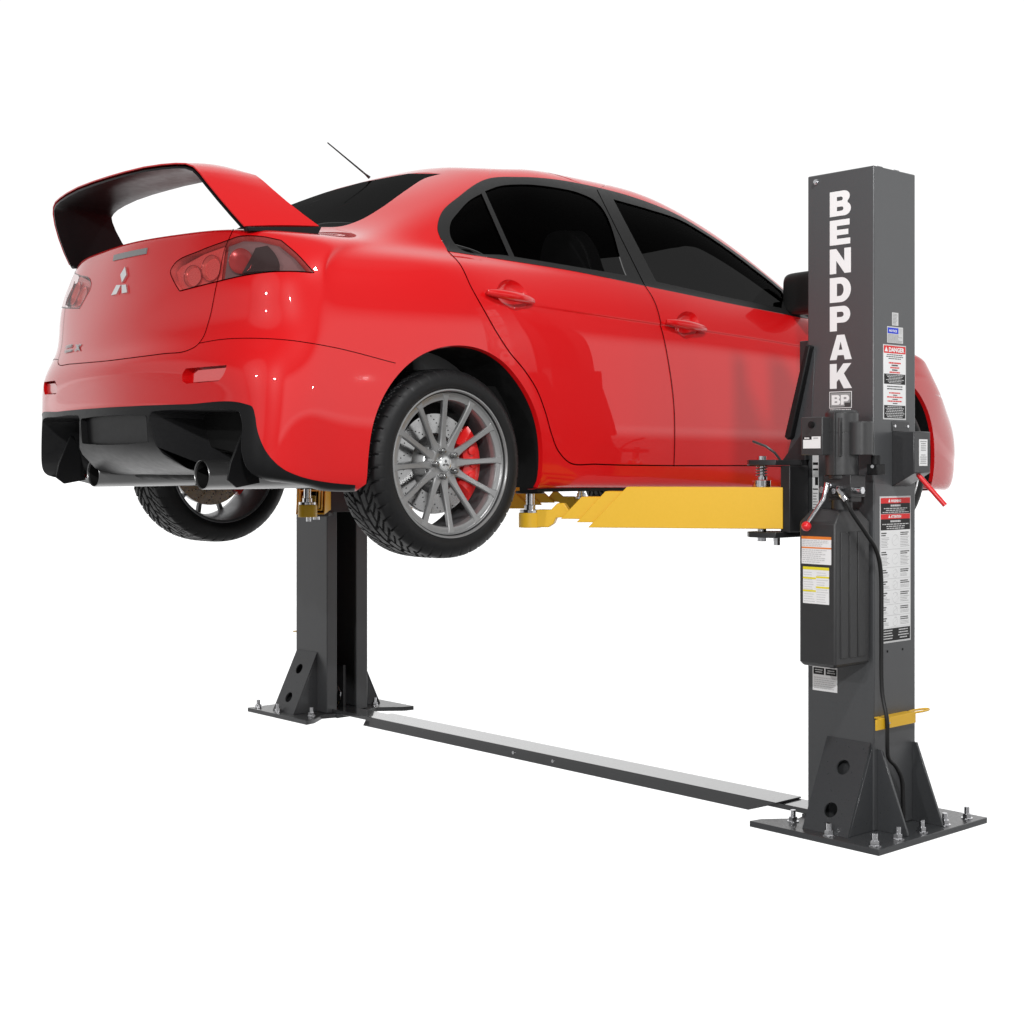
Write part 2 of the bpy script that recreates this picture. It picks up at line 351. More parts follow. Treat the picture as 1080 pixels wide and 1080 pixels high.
# dense copy for ray casts
DU, DV = 8, 6
us = np.linspace(0, NU-1, (NU-1)*DU+1); vs_ = np.linspace(0, NV-1, (NV-1)*DV+1)
UU, VV = np.meshgrid(us, vs_)
SS = evalS(QN, UU, VV); nu = len(us); nv = len(vs_)
_v = [Vector(p) for p in SS.reshape(-1, 3)]
_f = [(j*nu+i, j*nu+i+1, (j+1)*nu+i+1) for j in range(nv-1) for i in range(nu-1)]+[(j*nu+i, (j+1)*nu+i+1, (j+1)*nu+i) for j in range(nv-1) for i in range(nu-1)]
BV = BVHTree.FromPolygons(_v, _f)
UVF = [(UU.reshape(-1)[i], VV.reshape(-1)[i]) for i in range(nu*nv)]
def bary_uv(hit, fi):
    a, b, c = _f[fi]; A, B, C_ = _v[a], _v[b], _v[c]
    v0, v1, v2 = B-A, C_-A, hit-A
    d00, d01, d11, d20, d21 = v0.dot(v0), v0.dot(v1), v1.dot(v1), v2.dot(v0), v2.dot(v1)
    den = d00*d11-d01*d01
    if abs(den) < 1e-16: return UVF[a]
    w1 = (d11*d20-d01*d21)/den; w2 = (d00*d21-d01*d20)/den; w0 = 1-w1-w2
    return (w0*UVF[a][0]+w1*UVF[b][0]+w2*UVF[c][0], w0*UVF[a][1]+w1*UVF[b][1]+w2*UVF[c][1])
CC = CAM-Vector((0, 0, LIFT))
def pdir(px, py): return (VD+RD*((px-540)/FOC)+Vector((0, 0, -(py-HOR)/FOC))).normalized()
def pix_uv(pts):
    """surface parameters under sight lines measured on the photograph"""
    out = []; last = None
    for (x, y) in pts:
        h, n, i, d = BV.ray_cast(CC, pdir(x, y))
        if h is None:
            o = CC; dd = pdir(x, y); best = None
            for k in range(60):          # past the silhouette: nearest point of the surface
                q = o+dd*(4+k*.07); r_ = BV.find_nearest(q)
                if r_[0] is not None and (best is None or r_[3] < best[0]): best = (r_[3], r_[0], r_[2])
            h, i = best[1], best[2]
        out.append(bary_uv(h, i))
    return out
def ray_uv(o, d):
    h, n, i, dist = BV.ray_cast(Vector(o), Vector(d).normalized())
    return bary_uv(h, i) if h is not None else None
def near_uv(p):
    h, n, i, d = BV.find_nearest(Vector(p)); return bary_uv(h, i)
def dedupe(pl, eps=.004):
    out = []
    for p in pl:
        if not out or abs(p[0]-out[-1][0])+abs(p[1]-out[-1][1]) > eps: out.append((float(p[0]), float(p[1])))
    if len(out) > 2 and abs(out[0][0]-out[-1][0])+abs(out[0][1]-out[-1][1]) < eps: out.pop()
    return out
def inside(pts, poly):
    x = pts[:, 0]; y = pts[:, 1]; c = np.zeros(len(pts), bool); n = len(poly)
    for i in range(n):
        x0, y0 = poly[i]; x1, y1 = poly[(i+1) % n]
        if y0 == y1: continue
        m = ((y0 > y) != (y1 > y)) & (x < (x1-x0)*(y-y0)/(y1-y0)+x0); c ^= m
    return c

# ---- outlines, measured as sight lines on the visible (right) side
PX = {}
PX['dlo'] = [(472.2, 265, 1), (461.3, 240), (464.8, 226), (484, 207.5), (510.7, 190), (549, 187), (585, 189.5), (626, 197), (683, 213.5), (711, 225.2), (739, 241.5), (766.7, 260), (794.4, 280.5), (822, 303), (840, 319), (856, 336.5, 1), (851, 336), (822, 330.5), (794, 325), (694, 304.5), (600, 285.2), (537, 275)]
PX['glass_q'] = [(474, 243), (476, 252), (481, 259), (536.5, 270, 1), (507.8, 204.3, 1), (496, 211), (482, 225.6), (475.5, 234.4)]
PX['glass_r'] = [(511.3, 202, 1), (542.4, 270.9, 1), (600, 280.3), (660.6, 290.6, 1), (622, 208.5), (609, 203.2), (584.8, 198), (549, 194.8), (525.6, 196.8)]
PX['glass_f'] = [(646.7, 210.4, 1), (691.9, 297, 1), (760, 312.0), (824, 325, 1), (825, 309), (818, 302.5), (794, 283.5), (766.7, 263), (739, 244.5), (716.7, 232), (683, 220.7)]
PX['lamp'] = [(189.8, 307, 1), (184.3, 297.8), (180.2, 285.5), (184, 279), (211, 264.8), (237, 255), (253.7, 249.5), (272, 249.3), (296.3, 253.8, 1), (313, 268), (331, 287.6, 1), (309, 286.3), (283, 287), (261, 290), (227.8, 297.4)]
PX['fog'] = [(192.2, 402, 1), (192.5, 394), (196, 388.6, 1), (239, 385.0, 1), (238, 390), (235, 396.5, 1), (230.5, 401.8, 1), (196.5, 404.8, 1)]
PX['rdoor'] = [(472.5, 265), (484, 277.4), (497.4, 304), (510.7, 327.8), (524, 351), (537, 371), (554.5, 392.5), (566, 411), (575.5, 436), (582, 459), (588.4, 475), (600, 487.5), (629, 489.4), (710.5, 491, 1)]
PX['bseam'] = [(710.5, 491, 1), (711.3, 465), (710.6, 430), (704.5, 380), (697.5, 344), (689, 316), (679, 300, 1), (629.5, 200.5, 1)]
PX['lid'] = [(246.3, 241.8), (237.5, 262), (231, 290.4), (228.7, 299.6), (220.4, 338.5), (213.7, 357), (207.8, 364.4), (197.4, 369.9), (172, 373.2), (119, 380)]
PX['bumper_seam'] = [(210, 362), (230, 358.5), (276, 357), (301, 358.5), (350, 366), (417, 383)]
PX['rglass'] = [(330, 239.5), (362.6, 238), (380, 232), (401, 220), (427.8, 201), (448.5, 188), (465, 183.5)]
PX['diff'] = [(150, 427.8), (195.6, 426.3), (258.5, 426), (266, 428.7), (268.7, 437), (271.5, 453.7), (280.7, 476), (297.4, 493.5), (317.8, 502.8), (345, 508.5), (375, 511.5)]
ARCH = [(-1.690, .262), (-1.689, .36), (-1.672, .47), (-1.63, .565), (-1.57, .64), (-1.49, .70), (-1.40, .735), (-1.30, .748), (-1.20, .738), (-1.10, .70), (-1.01, .63), (-.945, .55), (-.905, .46), (-.888, .36), (-.888, .24)]
def to_poly(pts, step=3): return dedupe(pix_uv(crom(pts, step=step)))
def open_uv(pts, step=3): return dedupe(pix_uv(crom(pts, step=step, closed=False)))

PX['cup_r'] = [(524.4, 303.7), (529.6, 296.8), (534.8, 294.8), (542, 296), (550.4, 301.5), (554.8, 308), (556.3, 319), (551.9, 326), (545, 327.8), (537, 325.2), (529.6, 320), (524.4, 312.6)]
PX['cup_f'] = [(713, 340), (716, 332.5), (723, 328.6), (730, 329.5), (736.5, 337), (737, 346), (732, 354), (725, 357.8), (718, 354), (713.5, 348)]
PX['cav'] = [(156.7, 440), (159.4, 434.8), (167.8, 433.2), (200, 432.3), (245, 432.6), (252, 434.5), (254.2, 441), (255.3, 479.6), (259, 491), (266, 499.5), (276, 505), (292, 510, 1)]
# ------------------------------------------------------------------ regions of the surface
R = {}
for k in ('dlo', 'glass_q', 'glass_r', 'glass_f', 'lamp', 'fog', 'cup_r', 'cup_f'): R[k] = to_poly(PX[k], 2.5)
def arch_pts(shift):
    k = 1.05 if shift else 1.0
    return crom([((a+1.29)*k+(1.375 if shift else -1.29), b) for a, b in ARCH], n=5, closed=False)
def arch_poly(shift):
    pts = arch_pts(shift)
    out = [ray_uv((2, y, z), (-1, 0, 0)) for y, z in pts]
    out = [p for p in out if p]
    return dedupe([(out[0][0], -.02)]+out+[(out[-1][0], -.02)])
R['arch_r'] = arch_poly(0); R['arch_f'] = arch_poly(2.615)
_cl = open_uv(PX['cav'], 2.5); _cs = near_uv((.295, -2.17, .385)); _cb = near_uv((.42, -1.97, .288)); _ce = _cl[-1]
R['cav'] = dedupe(_cl+[(_ce[0]-.05, -.02), (_cb[0], -.02), (_cs[0], _cs[1]), _cl[0]])
lid = open_uv(PX['lid']); ex = -.03
lid_v0 = lid[-1][1]
diff = open_uv(PX['diff'])
R['diff'] = dedupe([(ex, diff[0][1]), (ex+.06, diff[0][1])]+diff+[(diff[-1][0]+.15, -.02), (ex, -.02)])
R['lid'] = dedupe([(ex, 9.95), (2.3, 9.9), (lid[0][0]+.2, 9.5)]+lid+[(ex, lid_v0)])
bs_ = open_uv(PX['bumper_seam'])
lo = [p for p in lid if p[1] < bs_[0][1]+.02]
R['rbumper'] = dedupe([(ex, lid_v0)]+lo[::-1]+bs_+[(7.3, bs_[-1][1]), (7.3, -.02), (ex, -.02)])
rg = open_uv(PX['rglass'])
R['rglass'] = dedupe([(ex, rg[0][1]-.02)]+[(rg[0][0]*.5, rg[0][1]-.02)]+rg+[(rg[-1][0]*.5, rg[-1][1]+.03), (ex, rg[-1][1]+.03)])
NE = NU-1+.03
R['wind'] = dedupe(crom([(NE, 10.0, 1), (18.5, 10.0), (17, 10.0), (16.1, 10.06), (15.65, 10.25), (15.6, 10.7), (15.75, 11.3), (16.1, 11.75), (16.7, 11.92), (17.6, 11.97), (NE, 11.97, 1)], n=8))
R['fbumper'] = dedupe([(NE, 5.0), (18, 5.0), (14.5, 4.6), (14.5, -.02), (NE, -.02)])
R['grille'] = dedupe(crom([(NE, 6.3, 1), (19.9, 6.1), (19.35, 3.5), (19.1, 1.6), (20, 1.4), (NE, 1.35, 1)], n=6))
R['head'] = dedupe(crom([(17.2, 7.1), (18.3, 7.0), (19.3, 6.0), (19.4, 5.4), (18.2, 5.35), (17.2, 6.2)], n=6))
rd = open_uv(PX['rdoor']); b_ = open_uv(PX['bseam'])
dlo_top = [p for p in to_poly([(472.2, 265, 1), (461.3, 240), (464.8, 226), (484, 207.5), (510.7, 190), (549, 187), (585, 189.5), (629, 198, 1)], 3)]
R['rdoor'] = dedupe(rd+b_+[(b_[-1][0]-2, 13.2), (5.5, 13.2), (rd[0][0], 11.0)])
fb = [ray_uv((2, y, z), (-1, 0, 0)) for y, z in ((.3, .322), (.60, .318), (.78, .335), (.85, .40), (.885, .52), (.925, .70), (.93, .85), (.86, .975))]
R['fdoor'] = dedupe([b_[0]]+fb+[(fb[-1][0]+.4, 10.2), (15.6, 11.2), (12.5, 13.2), (b_[-1][0]+.6, 13.2)]+b_[::-1][:-1])
R['hood'] = dedupe([(NE, 6.6), (19, 7.2), (17.4, 7.5), (16, 8.5), (15.8, 9.6), (17, 10.15), (NE, 10.15)])
R['plate'] = dedupe([near_uv((x, -2.2, z)) for x, z in [(0, .388), (.12, .388), (.245, .392), (.252, .40), (.252, .49), (.245, .498), (.12, .502), (0, .503)]])
R['plate'][0] = (ex, R['plate'][0][1]); R['plate'][-1] = (ex, R['plate'][-1][1])
ORDER = ['arch_r', 'arch_f', 'plate', 'cav', 'diff', 'cup_r', 'cup_f', 'fog', 'lamp', 'glass_q', 'glass_r', 'glass_f', 'dlo', 'rglass', 'wind', 'grille', 'head', 'lid', 'rdoor', 'fdoor', 'rbumper', 'fbumper', 'hood']

# constrained triangulation of the parameter plane
pts2 = []; edges2 = []
su = np.linspace(0, NU-1, (NU-1)*8+1); sv = np.linspace(0, NV-1, (NV-1)*7+1)
for b in sv:
    for a in su: pts2.append((a, b))
nsu = len(su); nsv = len(sv)
def seg(i, j): edges2.append((i, j))
for i in range(nsu-1): seg(i, i+1); seg((nsv-1)*nsu+i, (nsv-1)*nsu+i+1)
for j in range(nsv-1): seg(j*nsu, (j+1)*nsu); seg(j*nsu+nsu-1, (j+1)*nsu+nsu-1)
cr = np.linspace(-1.0, 1.12, 90)
CREASE = []
for dz in (-.03, -.012, -.005, 0, .005, .012):
    CREASE.append(dedupe([ray_uv((2, y, float(crease_z(y))+dz), (-1, 0, 0)) for y in cr]))
for pl in CREASE:
    base = len(pts2); pts2 += [(p[0]+1.3e-7*(i % 7), p[1]) for i, p in enumerate(pl)]
    for i in range(len(pl)-1): edges2.append((base+i, base+i+1))
for k in ORDER:
    pl = R[k]; base = len(pts2); n = len(pl)
    pts2 += [(p[0], p[1]) for p in pl]
    for i in range(n): edges2.append((base+i, base+(i+1) % n))
res = delaunay_2d_cdt([Vector(p) for p in pts2], edges2, [], 0, 1e-6)
tv = np.array([tuple(p) for p in res[0]]); tf = [f for f in res[2]]
tris = []
for f in tf:
    for k in range(1, len(f)-1): tris.append((f[0], f[k], f[k+1]))
tris = np.array(tris); cen = tv[tris].mean(axis=1)
ok = (cen[:, 0] > 0) & (cen[:, 0] < NU-1) & (cen[:, 1] > 0) & (cen[:, 1] < NV-1)
tris = tris[ok]; cen = cen[ok]
lab = np.full(len(tris), -1)
for i, k in reversed(list(enumerate(ORDER))): lab[inside(cen, R[k])] = i
print('surface tris', len(tris), {k: int((lab == i).sum()) for i, k in enumerate(ORDER)})

def patch(name, keys, m, parent, sides=(1, -1), merge=True, off=0.0, tr=None):
    """one mesh from the triangles of the given regions, with the true surface normals"""
    if tr is None:
        sel = np.zeros(len(tris), bool)
        for k in keys: sel |= (lab == (ORDER.index(k) if k is not None else -1))
        T = tris[sel]
    else: T = tr
    used, inv = np.unique(T, return_inverse=True); T = inv.reshape(-1, 3)
    S, N = surf(tv[used], off)
    fn = np.cross(S[T[:, 1]]-S[T[:, 0]], S[T[:, 2]]-S[T[:, 0]]); an = N[T].mean(axis=1)
    fl = (fn*an).sum(axis=1) < 0; T[fl] = T[fl][:, ::-1]
    out = []
    groups = [sides] if merge else [(s,) for s in sides]
    for g in groups:
        V = []; F = []; NN = []
        for s in g:
            k = len(V)
            V += [(p[0]*s, p[1], p[2]) for p in S]; NN += [(n[0]*s, n[1], n[2]) for n in N]
            F += [tuple(int(i)+k for i in (t if s > 0 else t[::-1])) for t in T]
        me = bpy.data.meshes.new(name); me.from_pydata(V, [], F); me.materials.append(m); me.update(); me.shade_smooth()
        me.normals_split_custom_set_from_vertices(NN)
        o = bpy.data.objects.new(name, me); COL.objects.link(o); o.parent = parent; out.append(o)
    return out if not merge else out[0]

def ribbon(name, uvline, w, m, parent, sides=(1, -1), off=.0012, closed=False):
    """thin dark joint lying along the surface"""
    uv = np.array(uvline); S, N = surf(uv, off); n = len(S)
    T = np.zeros_like(S)
    for i in range(n):
        a = S[i-1] if (i > 0 or closed) else S[i]; b = S[(i+1) % n] if (i < n-1 or closed) else S[i]
        T[i] = b-a
    T /= np.maximum(np.linalg.norm(T, axis=1, keepdims=True), 1e-9)
    B = np.cross(N, T); B /= np.maximum(np.linalg.norm(B, axis=1, keepdims=True), 1e-9)
    V = []; F = []; NN = []
    for s in sides:
        k = len(V)
        for i in range(n):
            for q in (-1, 1):
                p = S[i]+B[i]*w*.5*q; V.append((p[0]*s, p[1], p[2])); NN.append((N[i][0]*s, N[i][1], N[i][2]))
        for i in range(n if closed else n-1):
            j = (i+1) % n; F.append((k+2*i, k+2*i+1, k+2*j+1, k+2*j))
    me = bpy.data.meshes.new(name); me.from_pydata(V, [], F); me.materials.append(m); me.shade_smooth()
    me.normals_split_custom_set_from_vertices(NN)
    o = bpy.data.objects.new(name, me); COL.objects.link(o); o.parent = parent
    return o

def pocket(name, poly, depth, m_wall, m_back, parent, side, d=None, inset=0.0, open_below=False):
    """recess behind an outline of the surface: walls and a back face"""
    S, N = surf(poly); n = len(S)
    dv = np.array(d)/np.linalg.norm(d) if d is not None else None
    In = S+(dv*depth if dv is not None else -N*depth)
    c = In.mean(axis=0); In = In+(c-In)*inset
    V = [Vector((p[0]*side, p[1], p[2])) for p in S]+[Vector((p[0]*side, p[1], p[2])) for p in In]
    mb = MB(); mb.v = V; mb.f = [(i, (i+1) % n, (i+1) % n+n, i+n) for i in range(n) if not (open_below and max(poly[i][1], poly[(i+1) % n][1]) < 1.2)]; mb.mi = [0]*len(mb.f)
    t = delaunay_2d_cdt([Vector(p) for p in poly], [], [list(range(n))], 1, 1e-7)
    om = {}
    for j, src in enumerate(t[3]):
        om[j] = src[0] if src else 0
    for f in t[2]:
        mb.f.append(tuple(om[q]+n for q in f)); mb.mi.append(1)
    return mb.build(name, [m_wall, m_back], parent, fix=False)

def lining(parent):
    sel = np.isin(lab, [-1, ORDER.index('rdoor'), ORDER.index('fdoor')]) & (cen[:, 1] > 9.3)
    patch('headliner', [], M['headliner'], parent, off=-.016, tr=tris[sel])
car = empty('car', (0, 0, LIFT), 'glossy red four-door sports sedan with a large rear wing raised on the two-post lift', 'car')
body = patch('body_shell', [None], M['paint'], car)
lining(car)
for s in (1, -1):
    dr = patch('rear_door', ['rdoor'], M['paint'], car, sides=(s,))
    df = patch('front_door', ['fdoor'], M['paint'], car, sides=(s,))
    tr_ = patch('window_surround', ['dlo'], M['trim'], car, sides=(s,), off=.0015)
    patch('window_glass', ['glass_q'], M['glass'], tr_, sides=(s,), off=-.004)
    patch('window_glass', ['glass_r'], M['glass'], tr_, sides=(s,), off=-.004)
    patch('window_glass', ['glass_f'], M['glass'], tr_, sides=(s,), off=-.004)
    ribbon('panel_gap', rd+b_[:1], .004, M['gap'], dr, sides=(s,))
    ribbon('panel_gap', b_, .004, M['gap'], df, sides=(s,), off=.0022)
    ribbon('panel_gap', [b_[0]]+fb, .004, M['gap'], df, sides=(s,))
trunk = patch('trunk_lid', ['lid'], M['paint'], car)
ribbon('panel_gap', lid+[(0, lid_v0)], .0028, M['gap'], trunk)
rbump = patch('rear_bumper', ['rbumper'], M['paint'], car)
for s in (1, -1): ribbon('panel_gap', bs_, .0022, M['gap'], rbump, sides=(s,))
patch('front_bumper', ['fbumper'], M['paint'], car)
patch('hood', ['hood'], M['paint'], car)
patch('grille', ['grille'], M['black'], car)
patch('rear_window', ['rglass'], M['rearglass'], car)
patch('windshield', ['wind'], M['glass'], car)
for s in (1, -1):
    patch('headlight', ['head'], M['lens'], car, sides=(s,))
    pocket('headlight_housing', R['head'], .06, M['black'], M['silver'], car, s)
    fg = pocket('fog_lamp', R['fog'], .035, M['paint'], M['paint'], rbump, s, d=(0, 1, 0), inset=.04)
    tl = pocket('tail_light', R['lamp'], .055, M['tail_red'], M['tail_red'], car, s, inset=.03)
    patch('lens', ['lamp'], M['lens'], tl, sides=(s,), off=.001)
    ribbon('lamp_seal', R['lamp'], .0035, M['tail_dark'], tl, sides=(s,), off=.0018, closed=True)
    Sf = pix_uv([(200, 403.3), (200.5, 394), (205, 390.3), (238, 387.2), (236.5, 394.5), (230.5, 400.8)]); Pf, Nf = surf(Sf); mb = MB(); mb.v = [Vector((p[0]*s, p[1]+.014, p[2])) for p in Pf]+[Vector((p[0]*s, p[1]+.035, p[2])) for p in Pf]; mb.f = [tuple(range(6))]+[(i, (i+1) % 6, (i+1) % 6+6, i+6) for i in range(6)]; mb.mi = [0]*7; mb.build('fog_lens', M['fog'], fg, fix=True, bev=.001)
# ------------------------------------------------------------------ tail details
frame = patch('rear_diffuser', ['diff'], M['black'], car, off=-.001)
def pocket_center(name, poly, depth, m, parent):
    """recess crossing the centre line, mirrored"""
    pl = [p for p in poly]
    S, N = surf([(max(0, p[0]), p[1]) for p in pl])
    loop = [Vector(p) for p in S]+[Vector((-p[0], p[1], p[2])) for p in S[::-1]]
    n = len(loop); mb = MB(); mb.v = loop+[Vector((p.x*.985, p.y+depth, p.z)) for p in loop]
    mb.f = [(i, (i+1) % n, (i+1) % n+n, i+n) for i in range(n)]+[tuple(range(n, 2*n))]; mb.mi = [0]*(n+1)
    return mb.build(name, m, parent, fix=False)
pocket_center('plate_recess', R['plate'], .022, M['black'], frame)
for s in (1, -1):
    pocket('cavity_wall', R['cav'], .20, M['dark'], M['under'], frame, s, d=(0, 1, 0), inset=.05, open_below=True)
# fins inside the two openings
for s in (1, -1):
    mb = MB(); mb.prism([(-2.095, .275), (-2.085, .33), (-2.035, .44), (-2.02, .44), (-1.99, .36), (-1.97, .265), (-2.06, .25)], 0, s*.635, s*.645)
    mb.build('diffuser_fin', M['black'], frame, bev=.002)
# exhaust
for s in (1, -1):
    mb = MB(); n = 48; c = Vector((s*.405, -2.050, .292))
    ro, ri, L = .0515, .0475, .46
    prof = [(.35, ri), (.0, ri), (-.003, ri+.001), (-.004, (ro+ri)/2), (-.003, ro-.001), (0, ro), (L, ro)]
    mb.lathe(prof, c, 'Y', n)
    for v in mb.v: v.y += (v.z-c.z)*-.06 if v.y < c.y+.01 else 0
    ex_o = mb.build('exhaust_tip', M['exhaust'], car, fix=False)
    mb = MB(); mb.lathe([(.005, ri-.0006), (.34, ri-.0006)], c, 'Y', 40); mb.build('pipe_bore', M['under'], ex_o, fix=False)
    mb = MB(); mb.cyl(c+Vector((0, .34, 0)), ri, .01, (0, 1, 0), 32); mb.build('pipe_end', M['under'], ex_o)
mb = MB(); mb.box((-.30, -1.95, .27), (.30, -1.66, .40)); mb.build('muffler', M['under'], car, bev=.03)

# third brake light, emblem, badges lie on the lid
def drape_poly(polyuv, off, th, name, m, parent, side_mirror=False):
    pl = polyuv; S, N = surf(pl, off); S2, _ = surf(pl, off-th); n = len(S)
    t = delaunay_2d_cdt([Vector(p) for p in pl], [], [list(range(n))], 1, 1e-8)
    om = {j: (src[0] if src else 0) for j, src in enumerate(t[3])}
    V = [Vector(p) for p in S]+[Vector(p) for p in S2]; F = [tuple(om[q] for q in f) for f in t[2]]+[(i, (i+1) % n, (i+1) % n+n, i+n) for i in range(n)]
    mb = MB(); mb.v = V; mb.f = F; mb.mi = [0]*len(F); return mb.build(name, m, parent, auto=30, fix=True)
def back_uv(x, z):
    u = ray_uv((abs(x), -3.2, z), (0, 1, 0)); return u
def back_pt(x, z, off=.004):
    u = back_uv(x, z); S, N = surf([u], off); p = S[0]; return Vector((math.copysign(p[0], x) if x else 0, p[1], p[2]))
mb = MB(); nn = 16; xs = np.linspace(-.125, .125, nn)
V = []
for x in xs:
    V += [back_pt(x, 1.098, .004), back_pt(x, 1.076, .004), back_pt(x, 1.098, -.004), back_pt(x, 1.076, -.004)]
mb.v = V
for i in range(nn-1):
    a, b = 4*i, 4*i+4; mb.f += [(a, a+1, b+1, b), (a+2, a, b, b+2), (a+1, a+3, b+3, b+1)]
mb.f += [(0, 2, 3, 1), (4*nn-4, 4*nn-3, 4*nn-1, 4*nn-2)]; mb.mi = [0]*len(mb.f)
mb.build('high_brake_light', mat('smoked_lamp_plastic', (.22, .22, .22), .3), trunk)
em = bpy.data.objects.new('emblem', None)
dia = MB()
for P4 in ([(128.4, 281.2), (131.3, 289.8), (127.9, 298.2), (124.7, 289.8)], [(122.2, 301.0), (127.0, 300.8), (124.0, 310.6), (118.4, 311.7)], [(128.0, 300.8), (132.6, 300.4), (135.2, 308.7), (129.8, 309.8)]):
    P = []
    for (x, y) in P4:
        d = pdir(x, y); t = (-2.14-CC.y)/d.y; q = CC+d*t; P.append((q.x, q.z))
    top_ = [back_pt(x+1e-4, z, .007) for x, z in P]; bot_ = [back_pt(x+1e-4, z, -.001) for x, z in P]
    dia.add(top_+bot_, [(0, 1, 2, 3)]+[(i, (i+1) % 4, (i+1) % 4+4, i+4) for i in range(4)])
dia.build('emblem', M['silver'], trunk, auto=20)

def text_mesh(body, size=1.0, bold=0.0, xs=1.0, align='LEFT', res=2, shear=0):
    c = bpy.data.curves.new('lettering', 'FONT'); c.body = body; c.size = size; c.offset = bold; c.align_x = align; c.resolution_u = res; c.shear = shear
    o = bpy.data.objects.new('lettering', c); COL.objects.link(o)
    dg = bpy.context.evaluated_depsgraph_get(); me = bpy.data.meshes.new_from_object(o.evaluated_get(dg))
    V = [Vector((v.co.x*xs, v.co.y)) for v in me.vertices]; F = [tuple(p.vertices) for p in me.polygons]
    bpy.data.objects.remove(o); bpy.data.meshes.remove(me); bpy.data.curves.remove(c)
    return V, F
def badge_text(txt, x0, z0, size, bold, mb, xs=1.0):
    V, F = text_mesh(txt, size, bold, xs)
    mb.add([back_pt(min(-1e-3, x0+v.x), z0+v.y, .006) for v in V], F)
    mb.add([back_pt(min(-1e-3, x0+v.x), z0+v.y, .001) for v in V], F)
for tx_ in (('LANCER', -.462, .772, .0165, .0004, 1.25), ('Evolution', -.462, .754, .0195, .0004, 1.25), ('X', -.335, .754, .034, .001, 1.9)):
    mb = MB(); badge_text(*tx_[:5], mb, tx_[5]); mb.build('model_badge', M['badge'], trunk, fix=False)

# handle cups and handles
def bowl(name, poly, depth, m, parent, side, rings=7):
    S, N = surf(poly); n = len(S); c2 = np.mean(np.array(poly), axis=0); V = []; F = []
    for k in range(rings):
        t = k/(rings-1)*.97; sc = 1-t
        P, NN = surf(np.array(poly)*sc+c2*(1-sc)); P = P-NN*(depth*math.sqrt(max(0, 1-sc**2.2)))
        V += [Vector((p[0]*side, p[1], p[2])) for p in P]
    for k in range(rings-1):
        for i in range(n): F.append((k*n+i, k*n+(i+1) % n, (k+1)*n+(i+1) % n, (k+1)*n+i))
    F.append(tuple((rings-1)*n+i for i in range(n)))
    mb = MB(); mb.v = V; mb.f = F; mb.mi = [0]*len(F); return mb.build(name, m, parent, auto=60, fix=False)
for o in [q for q in car.children if q.name.split('.')[0] in ('rear_door', 'front_door')]:
    s = 1 if np.mean([v.co.x for v in o.data.vertices[:50]]) > 0 else -1
    rr_ = o.name.startswith('rear')
    bowl('handle_cup', R['cup_r' if rr_ else 'cup_f'], .032, M['paint'], o, s)
    ya, yb, za, zb = (-1.165, -.930, .949, .934) if rr_ else (-.185, .052, .905, .889)
    pts = []; rad = []
    for k in range(17):
        t = k/16; y = ya+(yb-ya)*t; z = za+(zb-za)*t; u = ray_uv((2, y, z), (-1, 0, 0)); S, N = surf([u])
        pts.append(Vector((s*(S[0][0]+.012+.016*math.sin(PI*t)**.6), y, z))); rad.append(.006+.0125*math.sin(PI*min(max(t, .02), .98))**.45)
    mb = MB(); mb.tube(pts, rad, 14); mb.build('door_handle', M['paint'], o, auto=80)

# tail light insides
for o, s in [(q, 1 if q.data.vertices[0].co.x > 0 else -1) for q in list(car.children) if q.name.startswith('tail_light')]:
    def el(cx, cy, rx, ry, rot=0): return [(cx+rx*math.cos(a)*math.cos(rot)-ry*math.sin(a)*math.sin(rot), cy+rx*math.cos(a)*math.sin(rot)+ry*math.sin(a)*math.cos(rot)) for a in [2*PI*i/28 for i in range(28)]]
    def sub(name, pl, off, m, bowl_d=0.0):
        uvp = pix_uv(pl); P, NN = surf(uvp); c2 = np.mean(np.array(uvp), axis=0); n = len(uvp); V = []; F = []; K = 5 if bowl_d else 2
        for k in range(K):
            sc = 1-k/(K-1)*.95; P, NN = surf(np.array(uvp)*sc+c2*(1-sc)); P = P-NN*(off+bowl_d*math.sqrt(max(0, 1-sc*sc)))
            V += [Vector((p[0]*s, p[1], p[2])) for p in P]
        for k in range(K-1):
            for i in range(n): F.append((k*n+i, k*n+(i+1) % n, (k+1)*n+(i+1) % n, (k+1)*n+i))
        F.append(tuple((K-1)*n+i for i in range(n)))
        mb = MB(); mb.v = V; mb.f = F; mb.mi = [0]*len(F); mb.build(name, m, o, auto=60, fix=False)
    sub('lamp_panel', [(189.5, 305), (184, 297), (181.5, 285.5), (186, 280), (211, 266), (234, 257.5), (229, 296)], .020, M['tail_red'])
    sub('lamp_panel', [(232, 296), (237.5, 257.5), (254, 251), (272, 251), (294, 255.5), (311, 269), (326, 286), (309, 285), (283, 285.5), (261, 288.5)], .020, M['tail_smoke'])
    for (a_, b_, c_, d_, e_) in ((200, 290, 9.0, 11.5, .2), (219.5, 281.5, 10.0, 14, .2), (251.5, 273.5, 12.5, 13.5, .3)):
        P, NN = surf(pix_uv(el(a_, b_, c_, d_, e_)), -.013); mb = MB(); mb.tube([(p[0]*s, p[1], p[2]) for p in P], .0016, 6, closed=True); mb.build('reflector_ring', M['tail_red2'], o, auto=80)
    sub('reflector', el(200, 290, 8.5, 11, .2), .014, M['tail_chrome'], .018)
    sub('reflector', el(219.5, 281.5, 9.5, 13.5, .2), .014, M['tail_chrome'], .020)
    sub('reflector', el(251.5, 273.5, 12, 13, .3), .012, M['tail_red2'], .012)
    sub('lamp_cover', crom([(253.5, 287, 1), (262, 272), (268.5, 259.5, 1), (281.5, 256.8, 1), (289, 265), (294.4, 277), (294.4, 284, 1), (275, 284.5)], n=3), .010, M['tail_dark'])
